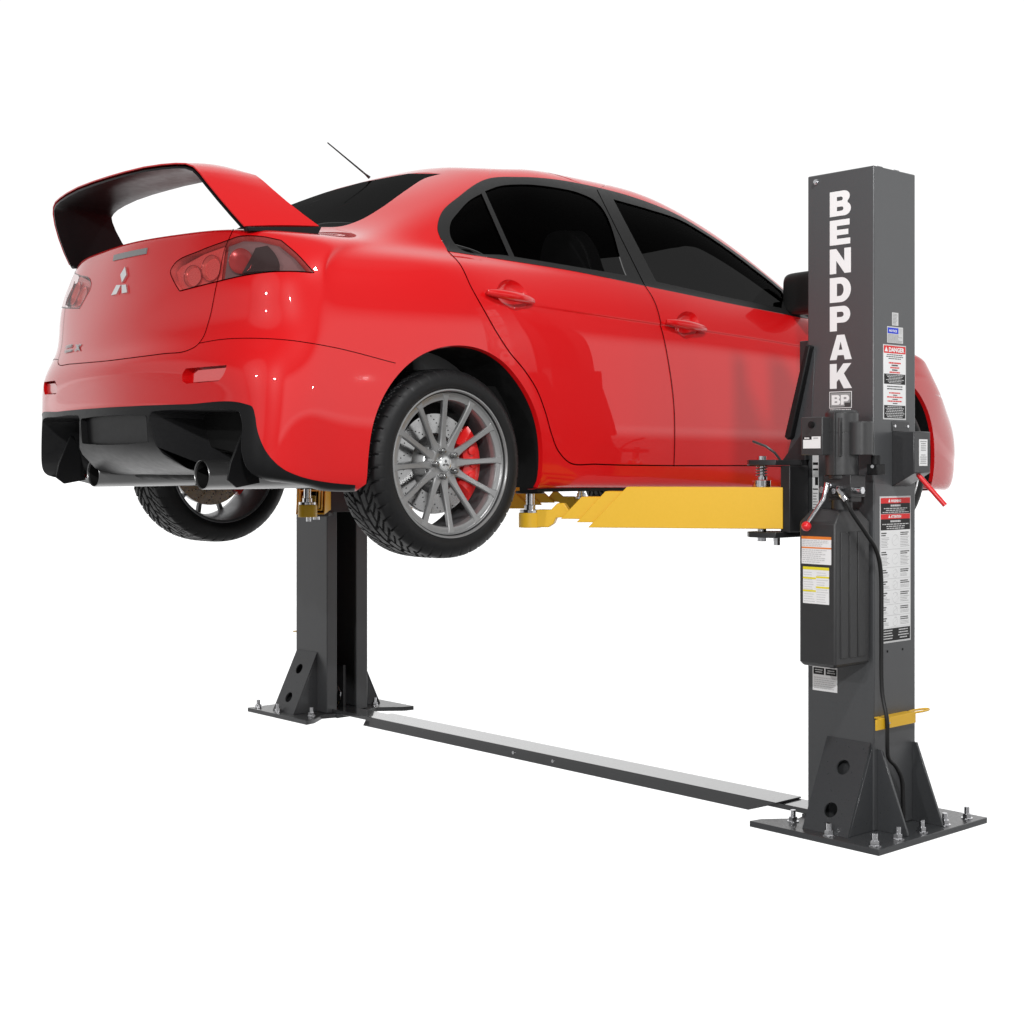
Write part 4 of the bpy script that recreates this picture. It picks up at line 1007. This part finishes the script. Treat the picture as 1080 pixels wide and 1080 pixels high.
for i, ch in enumerate('BENDPAK'):
    P, H = GL[ch]; strokes('letter', P, H, 1.650, 2.337-.0910-i*.1052, .0925, .0910, on_rear, M['white'], post)
# small maker's plate below the lettering
lg = flat('maker_plate', [(1.648, 1.543), (1.746, 1.543), (1.746, 1.604), (1.648, 1.604)], on_rear, M['white'], post)
flat('plate_field', [(1.6505, 1.5455), (1.7435, 1.5455), (1.7435, 1.6015), (1.6505, 1.6015)], on_rear, M['dkgrey'], lg, .0009)
flat('plate_panel', [(1.6535, 1.5485), (1.715, 1.5485), (1.715, 1.562), (1.738, 1.562), (1.7405, 1.575), (1.7405, 1.5985), (1.6535, 1.5985)], on_rear, M['greylab'], lg, .0012)
for ch, x in (('B', 1.659), ('P', 1.699)):
    P, H = GL[ch]; strokes('plate_letter', P, H, x, 1.555, .038, .036, on_rear, M['white'], lg, .0016)
rnd = random.Random(7)
def rect(name, a0, b0, a1, b1, fn, m, parent, d=.0006): return flat(name, [(a0, b0), (a1, b0), (a1, b1), (a0, b1)], fn, m, parent, d)
def lines(name, a0, b0, a1, b1, n, fn, m, parent, d=.0012, thick=.42, center=False, ragged=.35):
    """rows of print too small to read"""
    mb = MB(); p = (b1-b0)/n; w = a1-a0
    for i in range(n):
        zb = b1-(i+.5)*p; L = w*(1-ragged*rnd.random()); st = a0+(w-L)*.5 if center else a0; x = st
        while x < st+L-1e-5:
            q = min(st+L, x+w*rnd.uniform(.05, .14)); mb.add([fn(x, zb-p*thick*.5, d), fn(q, zb-p*thick*.5, d), fn(q, zb+p*thick*.5, d), fn(x, zb+p*thick*.5, d)], [(0, 1, 2, 3)]); x = q+w*.018
    return mb.build(name, m, parent, fix=False)
def words(name, txt, a, b, h, fn, m, parent, d=.0013, bold=.0004, xs=1.0, width=None):
    V, F = text_mesh(txt, h, bold, xs); 
    if width: k = width/max(v.x for v in V); V = [Vector((v.x*k, v.y)) for v in V]
    mb = MB(); mb.add([fn(a+v.x, b+v.y, d) for v in V], F); return mb.build(name, m, parent, fix=False)
lines('web_line', 1.652, 1.531, 1.742, 1.540, 1, on_rear, M['white'], post, .0006, .7, ragged=.02)
# outer face decals
a = rect('serial_sticker', -.046, 1.843, -.006, 1.890, on_side, M['palewhite'], post); lines('print_lines', -.042, 1.846, -.010, 1.887, 8, on_side, M['greylab'], a)
a = rect('data_plate', -.077, 1.779, .024, 1.838, on_side, M['palewhite'], post); rect('blue_field', -.074, 1.813, -.006, 1.834, on_side, M['bluelab'], a, .0009)
words('print_words', 'NOTICE', -.066, 1.819, .011, on_side, M['white'], a, width=.050); lines('print_lines', -.073, 1.781, .021, 1.811, 7, on_side, M['greylab'], a); lines('print_lines', -.002, 1.814, .020, 1.834, 5, on_side, M['palelab'], a)
a = rect('danger_sticker', -.103, 1.500, .043, 1.772, on_side, M['palelab'], post)
rect('sticker_face', -.0995, 1.5035, .0395, 1.7685, on_side, M['white'], a, .0009)
rect('red_field', -.099, 1.741, .039, 1.768, on_side, M['redlab'], a, .0012); words('print_words', 'DANGER', -.069, 1.7465, .022, on_side, M['white'], a, .0016, .001, width=.100)
flat('warning_triangle', [(-.094, 1.7465), (-.074, 1.7465), (-.084, 1.764)], on_side, M['white'], a, .0016)
lines('print_lines', -.085, 1.718, .025, 1.739, 3, on_side, M['blacklab'], a, center=True); 
for zb in (1.703, 1.686, 1.669): lines('print_lines', -.070, zb-.001, .010, zb+.007, 1, on_side, M['redlab'], a, center=True, thick=.7); lines('print_lines', -.055, zb-.009, -.005, zb-.002, 1, on_side, M['blacklab'], a, center=True, thick=.7)
rect('black_field', -.0975, 1.629, .0375, 1.666, on_side, M['blacklab'], a, .0012); lines('print_lines', -.088, 1.631, .030, 1.664, 6, on_side, M['palewhite'], a, .0016, center=True)
lines('print_lines', -.085, 1.607, .025, 1.625, 2, on_side, M['blacklab'], a, center=True, ragged=.15)
for zb in (1.594, 1.579, 1.564): lines('print_lines', -.080, zb-.001, .020, zb+.007, 1, on_side, M['redlab'], a, center=True, thick=.6); lines('print_lines', -.045, zb-.008, -.010, zb-.002, 1, on_side, M['blacklab'], a, center=True, thick=.6)
rect('black_field', -.0975, 1.505, .0375, 1.552, on_side, M['blacklab'], a, .0012); lines('print_lines', -.092, 1.507, .032, 1.550, 7, on_side, M['palewhite'], a, .0016, center=True)
a = rect('warning_sticker', -.124, .690, .074, 1.222, on_side, M['palelab'], post)
rect('sticker_face', -.1195, .695, .0695, 1.217, on_side, M['white'], a, .0009)
for zt, h1, h2, wd in ((1.216, .020, .038, 'WARNING'), (1.157, .018, .040, 'ATTENTION')):
    rect('red_field', -.1185, zt-h1, .0685, zt, on_side, M['redlab'], a, .0012); words('print_words', wd, -.055, zt-h1+.004, .0135, on_side, M['white'], a, .0016, .0006, width=.065); flat('warning_triangle', [(-.071, zt-h1+.004), (-.058, zt-h1+.004), (-.0645, zt-.003)], on_side, M['white'], a, .0016)
    rect('black_field', -.1185, zt-h1-h2, .0685, zt-h1, on_side, M['blacklab'], a, .0012); lines('print_lines', -.070, zt-h1-.014, .020, zt-h1-.003, 1, on_side, M['palewhite'], a, .0016, center=True, thick=.6); lines('print_lines', -.110, zt-h1-h2+.002, .060, zt-h1-.015, 3, on_side, M['palewhite'], a, .0016, center=True)
zt = 1.096
for k, h in enumerate([q*.690 for q in (.100, .095, .060, .060, .075, .058, .062)]):
    zb = zt-h; lines('print_lines', -.115, zt-.020, -.075, zt-.004, 2, on_side, M['blacklab'], a, thick=.55); lines('print_lines', -.115, zb+.008, -.060, zt-.022, max(2, int(h/.0065)-3), on_side, M['greylab'], a, thick=.3)
    lines('print_lines', .006, zt-.018, .064, zt-.004, 2, on_side, M['blacklab'], a, thick=.55); lines('print_lines', .006, zb+.008, .064, zt-.020, max(2, int(h/.0065)-3), on_side, M['greylab'], a, thick=.3)
    mb = MB(); c_ = circ(-.027, (zt+zb)/2, min(.020, h*.36), 8 if k in (2, 3) else 18); mb.tube([on_side(p[0], p[1], .0012) for p in c_], .0006, 4, closed=True); mb.tube([on_side(-.038, (zt+zb)/2-.004, .0012), on_side(-.016, (zt+zb)/2+.008, .0012)], .0006, 4); mb.build('print_drawing', M['palelab'], a, fix=False)
    rect('rule_line', -.117, zb+.0015, .067, zb+.003, on_side, M['palelab'], a, .0012); zt = zb
rect('black_field', -.1185, .6965, .0685, .742, on_side, M['blacklab'], a, .0012); lines('print_lines', -.108, .701, -.040, .739, 4, on_side, M['palewhite'], a, .0016, center=True); lines('print_lines', -.010, .701, .060, .739, 4, on_side, M['palewhite'], a, .0016, center=True)
for y in (-.075, .022):
    mb = MB(); mb.cyl((1.8402, y, .66), .0045, .0008, (1, 0, 0), 14); mb.build('drilled_hole', M['under'], post)
# rear face decals
a = rect('pinch_sticker', 1.573, .500, 1.683, .640, on_rear, M['white'], post); 
rect('black_field', 1.577, .560, 1.625, .585, on_rear, M['blacklab'], a, .0009); rect('black_field', 1.631, .560, 1.680, .585, on_rear, M['blacklab'], a, .0009)
lines('print_lines', 1.581, .565, 1.621, .581, 2, on_rear, M['palewhite'], a, center=True); lines('print_lines', 1.635, .565, 1.676, .581, 2, on_rear, M['palewhite'], a, center=True); lines('print_lines', 1.579, .506, 1.678, .552, 6, on_rear, M['palelab'], a, ragged=.1)
for cx in (1.590, 1.612):
    mb = MB(); mb.tube([on_rear(p[0], p[1], .0012) for p in circ(cx, .612, .009, 16)], .0009, 4, closed=True); mb.tube([on_rear(cx, .590, .0012), on_rear(cx, .632, .0012)], .0012, 4); mb.build('print_drawing', M['redlab'] if cx < 1.6 else M['greylab'], a, fix=False)
rect('black_field', 1.636, .592, 1.676, .601, on_rear, M['blacklab'], a, .0009); rect('black_field', 1.664, .601, 1.676, .630, on_rear, M['blacklab'], a, .0009)
a = rect('strip_sticker', 1.572, 1.10, 1.600, 1.375, on_rear, M['white'], post); rect('black_field', 1.574, 1.315, 1.598, 1.322, on_rear, M['blacklab'], a, .0009); rect('black_field', 1.574, 1.335, 1.598, 1.345, on_rear, M['blacklab'], a, .0009); rect('black_field', 1.574, 1.243, 1.598, 1.248, on_rear, M['blacklab'], a, .0009); rect('black_field', 1.584, 1.26, 1.598, 1.29, on_rear, M['blacklab'], a, .0009)
lines('print_lines', 1.575, 1.11, 1.597, 1.235, 12, on_rear, M['greylab'], a)
mb = MB(); mb.cyl((1.590, -.160, 2.384), .011, -.004, (0, 1, 0), 6); mb.cyl((1.590, -.164, 2.384), .0075, -.006, (0, 1, 0), 16); mb.build('cap_screw', M['chrome'], post)
for y in (-.085, .02):
    mb = MB(); mb.tube([(1.815, y-.015, 2.405), (1.815, y-.015, 2.418), (1.815, y+.015, 2.418), (1.815, y+.015, 2.405)], .0022, 8); mb.build('cable_clip', M['chrome'], post)
# lock housing with release lever on the outer face
mb = MB(); y0, y1 = -.045, .060; X0, X1 = 1.8402, 1.932
V = [(X0, y0, 1.456), (X1, y0, 1.456), (X1, y1, 1.456), (X0, y1, 1.456), (X0, y0, 1.256), (X1, y0, 1.306), (X1, y1, 1.306), (X0, y1, 1.256)]
mb.add(V, [(0, 1, 2, 3), (4, 7, 6, 5), (0, 4, 5, 1), (1, 5, 6, 2), (2, 6, 7, 3), (3, 7, 4, 0)]); mb2 = MB()
hs = mb.build('lock_housing', M['dark2'], post, bev=.0035)
mb = MB(); mb.box((1.8402, -.047, 1.4565), (1.8435, .062, 1.494)); mb.build('housing_flange', M['dark2'], hs, bev=.002)
for y in (-.034, .049):
    mb = MB(); mb.cyl((1.8436, y, 1.477), .0052, .003, (1, 0, 0), 16); mb.build('housing_screw', M['chrome'], hs)
fn_ = lambda y, z, d=.0006: Vector((1.932+d, y, z))
a = flat('housing_label', [(-.014, 1.332), (.040, 1.332), (.040, 1.428), (-.014, 1.428)], fn_, M['white'], hs, .0006); lines('print_lines', -.008, 1.338, .034, 1.375, 5, fn_, M['greylab'], a, center=True); lines('print_lines', -.008, 1.385, .034, 1.424, 5, fn_, M['greylab'], a, center=True)
mb = MB(); mb.tube([(1.905, .002, 1.310), (1.925, .010, 1.288), (2.005, .040, 1.190)], [.006, .009, .009], 16); mb.build('release_lever', M['redgrip'], hs, auto=40)

# swing arms
def make_arm():
    root = empty('swing_arm', (0, 0, 0), '', 'lift arm', 'swing arms reaching under the car')
    def tube_(name, x0b, x1b, x1t, z0, z1, hw, parent, wall=.006):
        mb = MB(); pro = [(x0b, z0), (x1b, z0), (x1t, z1), (x0b, z1)]; r = .006
        V = []; 
        sec = [(-hw, z0), (hw, z0), (hw, z1), (-hw, z1)]; inn = [(-hw+wall, z0+wall), (hw-wall, z0+wall), (hw-wall, z1-wall), (-hw+wall, z1-wall)]
        def xe(z): return x1b+(x1t-x1b)*(z-z0)/(z1-z0)
        for (y, z) in sec+inn: V.append(Vector((x0b, y, z)))
        for (y, z) in sec+inn: V.append(Vector((xe(z), y, z)))
        F = [(i, (i+1) % 4, (i+1) % 4+8, i+8) for i in range(4)]+[(4+i, 12+i, 4+(i+1) % 4+8, 4+(i+1) % 4) for i in range(4)]
        F += [(8+i, 8+(i+1) % 4, 12+(i+1) % 4, 12+i) for i in range(4)]+[(i, 4+i, 4+(i+1) % 4, (i+1) % 4) for i in range(4)]
        mb.add(V, F); return mb.build(name, M['yellow'], parent, bev=.0022)
    o = tube_('outer_tube', -.082, .638, .492, 1.100, 1.253, .068, root)
    mb = MB(); mb.box((-.084, -.061, 1.107), (-.078, .061, 1.246)); mb.build('end_plate', M['yellow'], o)
    tube_('middle_tube', .10, .683, .574, 1.119, 1.236, .056, root); tube_('inner_tube', .20, .745, .665, 1.131, 1.215, .046, root)
    mb = MB(); mb.box((.507, -.0690, 1.108), (.5105, -.0680, 1.246)); mb.build('weld_line', M['yellow'], o)
    mb = MB(); mb.cyl((.534, -.0682, 1.173), .0062, -.0015, (0, 1, 0), 16); mb.build('stop_pin', M['chrome'], o)
    mb = MB(); mb.prism([(.70, 1.140), (.735, 1.190), (.76, 1.190), (.785, 1.165), (.84, 1.165), (.84, 1.098), (.795, 1.098), (.775, 1.112), (.765, 1.134)], 1, -.030, .030); mb.build('tip_neck', M['yellow'], root, bev=.003)
    mb = MB(); mb.cyl((.870, 0, 1.096), .0435, .056, n=48); mb.build('pad_socket', M['yellow'], root, auto=40, bev=.0015)
    mb = MB(); mb.cyl((.870, 0, 1.152), .040, .012, n=40); mb.cyl((.870, 0, 1.160), .022, .022, n=32); mb.cyl((.870, 0, 1.182), .0165, .044, n=32)
    ad = mb.build('pad_adapter', M['chrome'], root, auto=30, bev=.001)
    mb = MB(); mb.cyl((.870, 0, 1.226), .055, .010, n=40); mb.build('rubber_pad', M['rubber'], ad, auto=40, bev=.002)
    return root
arm = make_arm()
AL = [((1.44, -.30), (.75, -.83), 'fully visible yellow telescoping swing arm on the near side under the sill'),
      ((1.44, .245), (.77, .86), 'yellow swing arm reaching to the front of the car, hidden behind the near column'),
      ((-1.44, -.30), (-.755, -.825), 'yellow swing arm of the far column whose round pad sits beside the near rear tyre'),
      ((-1.44, .245), (-.75, .93), 'yellow swing arm on the far side seen between rear tyre and near arm')]
for i, (P, Q, lb) in enumerate(AL):
    r = arm if i == 0 else arm.copy()
    if i:
        COL.objects.link(r)
        for ch in arm.children:
            c = ch.copy(); COL.objects.link(c); c.parent = r
            for g in ch.children: d = g.copy(); COL.objects.link(d); d.parent = c
    r.location = (P[0], P[1], 0); r.rotation_euler = (0, 0, math.atan2(Q[1]-P[1], Q[0]-P[0])); r['label'] = lb
    if i: r.scale = (math.hypot(Q[0]-P[0], Q[1]-P[1])/.870, 1, 1)
# hmm: the near rear arm shows its long side to the rear

# power unit on the rear face of the near post
pu = empty('power_unit', (1.79, -.28, .62), 'black electric hydraulic power unit with plastic reservoir hung on the near column', 'power unit')
def P_(mb, name, m, par=pu, **k):
    for v in mb.v: v -= Vector((1.79, -.28, .62))
    return mb.build(name, m, par, **k)
mb = MB(); X0, X1, Y0, Y1 = 1.677, 1.832, -.380, -.172
def ring(ix, iy, z): return [(X0+ix, Y0+iy, z), (X1-ix, Y0+iy, z), (X1-ix, Y1-iy, z), (X0+ix, Y1-iy, z)]
L = [ring(.010, .010, .622), ring(0, 0, .636), ring(0, 0, 1.132), ring(.014, .050, 1.178)]
V = [p for r_ in L for p in r_]; F = [(0, 3, 2, 1), (12, 13, 14, 15)]+[(i*4+j, i*4+(j+1) % 4, (i+1)*4+(j+1) % 4, (i+1)*4+j) for i in range(3) for j in range(4)]
mb.add(V, F); tank = P_(mb, 'reservoir', M['tank'], bev=.007)
for k in range(3):
    ya = Y0+.030+k*.052
    mb = MB(); mb.box((X1-.001, ya, .655), (X1+.0035, ya+.040, 1.100)); P_(mb, 'tank_rib', M['tank'], tank, bev=.003)
fr = lambda x, z, d=.0006: Vector((x-1.79, Y0-d+.28, z-.62))
for (z0, z1, cm, nm, hd) in ((.985, 1.083, 'orangelab', 'warning_label', .010), (.845, .975, 'yellowlab', 'caution_label', .010)):
    x0, x1 = (1.688, 1.815) if cm == 'orangelab' else (1.694, 1.806)
    a = rect(nm, x0, z0, x1, z1, fr, M['white'], tank)
    rect('color_band', x0, z1-hd, x1, z1, fr, M[cm], a, .0010)
    if cm == 'orangelab': rect('color_band', x0, z0+.055, x1, z0+.060, fr, M[cm], a, .0010); lines('print_lines', x0+.004, z0+.062, x1-.004, z1-hd-.002, 4, fr, M['palelab'], a, .0014); lines('print_lines', x0+.004, z0+.004, x1-.004, z0+.053, 7, fr, M['palelab'], a, .0014)
    else:
        for (xa, xb, zc) in ((x0, (x0+x1)/2, z0+.087), (x0, (x0+x1)/2, z0+.042), ((x0+x1)/2, x1, z0+.092), ((x0+x1)/2, x1, z0+.056)): rect('color_band', xa, zc, xb, zc+.006, fr, M[cm], a, .0010)
        for zz in np.arange(z0+.006, z1-.02, .0085): lines('print_lines', x0+.004, zz, (x0+x1)/2-.004, zz+.004, 1, fr, M['palelab'], a, .0008, thick=.6); lines('print_lines', (x0+x1)/2+.003, zz, x1-.003, zz+.004, 1, fr, M['palelab'], a, .0008, thick=.6)
mb = MB(); mc = (1.785, -.275)
mb.cyl((*mc, 1.300), .0585, .150, n=64); mb.cyl((*mc, 1.450), .0585, .070, n=64, r2=.0585); mb.cyl((*mc, 1.520), .0585, .010, n=64, r2=.050); motor = P_(mb, 'motor', M['tank2'], auto=40, bev=.0015)
mb = MB(); mb.box((1.680, -.374, 1.370), (1.773, -.285, 1.505)); eb = P_(mb, 'switch_box', M['tank2'], bev=.003)
mb = MB(); mb.cyl((1.728, -.374, 1.478), .012, -.008, (0, 1, 0), 24); mb.cyl((1.728, -.382, 1.478), .008, -.004, (0, 1, 0), 20); P_(mb, 'start_button', M['rubber'], eb, auto=40)
fe = lambda x, z, d=.0006: Vector((x-1.79, -.374-d+.28, z-.62))
a = rect('name_label', 1.690, 1.394, 1.765, 1.436, fe, M['white'], eb); rect('black_field', 1.690, 1.425, 1.727, 1.436, fe, M['blacklab'], a, .0009); lines('print_lines', 1.696, 1.427, 1.722, 1.434, 1, fe, M['white'], a, .0013, thick=.7); lines('print_lines', 1.735, 1.427, 1.760, 1.434, 1, fe, M['greylab'], a, .0013, thick=.5)
mb = MB(); mb.cyl((1.862, -.268, 1.372), .043, .112, n=48); mb.cyl((1.862, -.268, 1.484), .043, .004, n=48, r2=.040); P_(mb, 'capacitor_cover', M['tank2'], auto=40)
mb = MB(); mb.box((1.812, -.337, 1.366), (1.820, -.25, 1.502)); mb.box((1.795, -.342, 1.300), (1.800, -.33, 1.522)); P_(mb, 'motor_bracket', M['tank2'], motor, bev=.001)
mb = MB(); mb.cyl((1.885, -.215, 1.335), .016, .035, n=24); mb.box((1.862, -.235, 1.300), (1.905, -.185, 1.338)); P_(mb, 'cable_gland', M['rubber'], bev=.002)
mb = MB(); mb.cyl((1.893, -.242, 1.330), .006, .01, (.3, -1, 0), 14); P_(mb, 'gland_screw', M['chrome'])
mb = MB(); mb.box((1.735, -.315, 1.222), (1.850, -.225, 1.300)); mb.cyl((*mc, 1.285), .050, .02, n=40); mb.box((1.745, -.300, 1.205), (1.84, -.235, 1.225)); hd_ = P_(mb, 'pump_head', M['dark'], bev=.003)
mb = MB(); mb.cyl((*mc, 1.172), .038, .04, n=40); P_(mb, 'tank_neck', M['dark'], auto=40)
mb = MB(); mb.cyl((1.742, -.316, 1.247), .0115, -.022, (0, 1, 0), 24); P_(mb, 'valve_knob', M['chrome'], hd_, auto=30, bev=.001)
mb = MB(); mb.cyl((1.850, -.285, 1.246), .012, .024, (1, 0, .0), 24); mb.cyl((1.874, -.285, 1.246), .0135, .006, (1, 0, .0), 6); P_(mb, 'relief_cap', M['chrome'], hd_, auto=30)
mb = MB(); mb.cyl((1.772, -.316, 1.262), .0125, -.020, (0, 1, 0), 6); mb.cyl((1.772, -.336, 1.262), .0095, -.012, (0, 1, 0), 20); mb.cyl((1.790, -.316, 1.243), .010, -.018, (0, 1, 0), 20); P_(mb, 'release_valve', M['chrome'], hd_, auto=30)
mb = MB(); mb.tube([(1.772, -.348, 1.272), (1.772, -.352, 1.250), (1.769, -.362, 1.215), (1.752, -.400, 1.160), (1.743, -.420, 1.130)], [.008, .0095, .0085, .0075, .007], 14); lv = P_(mb, 'lowering_lever', M['chrome'], hd_, auto=60)
mb = MB(); rbox(mb, (1.741, -.424, 1.120), .0175, .0175, .0175, 2); P_(mb, 'lever_knob', M['redgrip'], hd_, auto=80)
mb = MB(); mb.cyl((1.812, -.316, 1.252), .0105, -.020, (0, 1, 0), 6); mb.tube([(1.812, -.336, 1.252), (1.820, -.345, 1.248), (1.836, -.345, 1.230)], .0080, 14); mb.cyl((1.832, -.345, 1.236), .0115, .014, (.6, 0, -.7), 6); mb.cyl((1.842, -.345, 1.224), .010, .018, (.6, 0, -.7), 20); P_(mb, 'elbow_fitting', M['chrome'], hd_, auto=30)
mb = MB()
hp = crom([(0, 0), (1, 0)], n=2)
def smooth3(P, n=8):
    out = []; P = [Vector(p) for p in P]; m = len(P)
    for i in range(m-1):
        p0 = P[i-1] if i else P[0]*2-P[1]; p1, p2 = P[i], P[i+1]; p3 = P[i+2] if i < m-2 else P[-1]*2-P[-2]
        for k in range(n):
            t = k/n; out.append(.5*((2*p1)+(-p0+p2)*t+(2*p0-5*p1+4*p2-p3)*t*t+(-p0+3*p1-3*p2+p3)*t**3))
    return out+[P[-1]]
mb.tube(smooth3([(1.848, -.345, 1.216), (1.866, -.325, 1.165), (1.872, -.255, 1.095), (1.868, -.185, 1.030), (1.862, -.148, .940), (1.860, -.142, .75), (1.862, -.142, .54), (1.888, -.150, .43), (1.884, -.140, .35), (1.868, -.110, .285), (1.866, -.060, .245), (1.866, -.022, .19), (1.866, -.015, .11), (1.866, -.013, .03)]), .0078, 14)
hose = mb.build('hydraulic_hose', M['hose'], None, auto=80); tag(hose, 'thin black hydraulic hose running down the outer face of the near column', 'hose')
# floor plate between the posts
fp = empty('floor_plate', (0, 0, 0), 'long low steel cover plate on the floor joining the two columns', 'floor plate')
mb = MB(); ya, yb = -.157, .002
for (x0, x1) in ((-1.20, 1.40),):
    pro = [(ya-.006, .001), (ya, .050), (yb, .050), (yb+.006, .001), (yb+.001, .001), (yb-.005, .045), (ya+.005, .045), (ya-.001, .001)]
    n = len(pro); V = [Vector((x0-(.0 if z > .02 else .03), y, z)) for y, z in pro]+[Vector((x1-(0 if z > .02 else .13), y, z)) for y, z in pro]
    mb.add(V, [tuple(range(n)), tuple(range(2*n-1, n-1, -1))]+[(i, i+n, (i+1) % n+n, (i+1) % n) for i in range(n)])
mb.build('cover', M['plate'], fp, auto=30, bev=.0015)
for (x0, x1) in ((1.26, 1.56), (-1.56, -1.10)):
    mb = MB(); mb.box((x0, -.128, .023), (x1, -.002, .0425)); mb.build('tie_plate', M['plate'], fp, bev=.001)
for x in (-.085, .175):
    mb = MB(); mb.cyl((x, ya-.0025, .027), .0075, .004, (0, -1, .1), 16); mb.build('cover_screw', M['chrome'], fp)
# ------------------------------------------------------------------ light
w = bpy.data.worlds.new('World'); scn.world = w; w.use_nodes = True; nt = w.node_tree; nt.nodes.clear()
def N_(t, **k):
    n = nt.nodes.new(t)
    for a, b in k.items(): setattr(n, a, b)
    return n
out = N_('ShaderNodeOutputWorld'); bg = N_('ShaderNodeBackground'); nt.links.new(bg.outputs[0], out.inputs[0])
tc = N_('ShaderNodeTexCoord')
def lobe(d, c0, c1, lo, hi):
    """soft bright patch of the studio surround around direction d"""
    dp = N_('ShaderNodeVectorMath', operation='DOT_PRODUCT'); dp.inputs[1].default_value = tuple(Vector(d).normalized())
    nt.links.new(tc.outputs['Generated'], dp.inputs[0])
    mr = N_('ShaderNodeMapRange'); mr.interpolation_type = 'SMOOTHSTEP'
    for i, v in enumerate((c0, c1, lo, hi)): mr.inputs[i+1].default_value = v
    nt.links.new(dp.outputs['Value'], mr.inputs[0]); return mr.outputs[0]
LOBES = [(tuple(VD), .05, .60, .14, 1.06),        # white backdrop behind the car
         ((0, 0, 1), .60, .85, 0, .3),             # ceiling panel
         ((.30, -.92, .30), .90, .96, 0, .55)]     # diffuser behind the car
acc = None
def mx_(o):
    global acc
    if acc is None: acc = o; return
    m = N_('ShaderNodeMath', operation='MAXIMUM'); nt.links.new(acc, m.inputs[0]); nt.links.new(o, m.inputs[1]); acc = m.outputs[0]
def mul_(a, b):
    m = N_('ShaderNodeMath', operation='MULTIPLY'); nt.links.new(a, m.inputs[0]); nt.links.new(b, m.inputs[1]); return m.outputs[0]
for L in LOBES: mx_(lobe(*L))
# long low light panels either side of the studio
mx_(mul_(mul_(lobe((.74, .67, 0), .45, .62, 0, 1.1), lobe((0, 0, -1), -.32, -.20, 0, 1)), lobe((0, 0, 1), -.04, .0, 0, 1)))
mx_(mul_(mul_(lobe((-.76, -.65, 0), .50, .75, 0, .55), lobe((0, 0, -1), -.42, -.22, 0, 1)), lobe((0, 0, 1), -.04, .0, 0, 1)))
m = N_('ShaderNodeMath', operation='MULTIPLY'); nt.links.new(acc, m.inputs[0]); nt.links.new(lobe((0, 0, -1), -.01, .01, 1.0, 1.42), m.inputs[1])  # surround brightened below the horizon to wash the added floor sheet white
bg.inputs[0].default_value = (1, 1, 1, 1); nt.links.new(m.outputs[0], bg.inputs[1])
def area(name, loc, tgt, sx, sy, power, shape='RECTANGLE'):
    l = bpy.data.lights.new(name, 'AREA'); l.shape = shape; l.size = sx
    if shape == 'RECTANGLE': l.size_y = sy
    l.energy = power; o = bpy.data.objects.new(name, l); COL.objects.link(o); o.location = loc
    o.rotation_euler = (Vector(tgt)-Vector(loc)).to_track_quat('-Z', 'Y').to_euler(); return o
area('camera_key_lamp', (5.6, -5.1, 3.2), (.3, -.6, 1.4), .13, .13, 160, 'DISK')
area('rear_key_lamp', (2.6, -7.6, 3.3), (.3, -.6, 1.4), .11, .11, 90, 'DISK')
area('side_lamp', (6.72, .99, 2.14), (.87, -1.4, 1.5), .05, .05, 8, 'DISK')
area('high_lamp', (3.9, -1.5, 4.5), (1.5, -.1, 1.7), .3, .3, 90, 'DISK')

# added see-through floor sheet: takes no cast shadow, white surround shows through
fl = MB(); n = 96; fl.v = [Vector((60*math.cos(2*PI*i/n), 60*math.sin(2*PI*i/n), -.002)) for i in range(n)]; fl.f = [tuple(range(n))]; fl.mi = [0]
fm = bpy.data.materials.new('shadowless_white_floor'); fm.use_nodes = True; ft = fm.node_tree; ft.nodes.clear()
fo = ft.nodes.new('ShaderNodeOutputMaterial'); tr1 = ft.nodes.new('ShaderNodeBsdfTranslucent'); tr1.inputs[0].default_value = (1, 1, 1, 1)
tp1 = ft.nodes.new('ShaderNodeBsdfTransparent'); tp1.inputs[0].default_value = (1, 1, 1, 1); mxx = ft.nodes.new('ShaderNodeMixShader'); mxx.inputs[0].default_value = .72
ft.links.new(tr1.outputs[0], mxx.inputs[1]); ft.links.new(tp1.outputs[0], mxx.inputs[2]); ft.links.new(mxx.outputs[0], fo.inputs[0])
flo = fl.build('floor', fm, None, fix=False); flo['kind'] = 'structure'
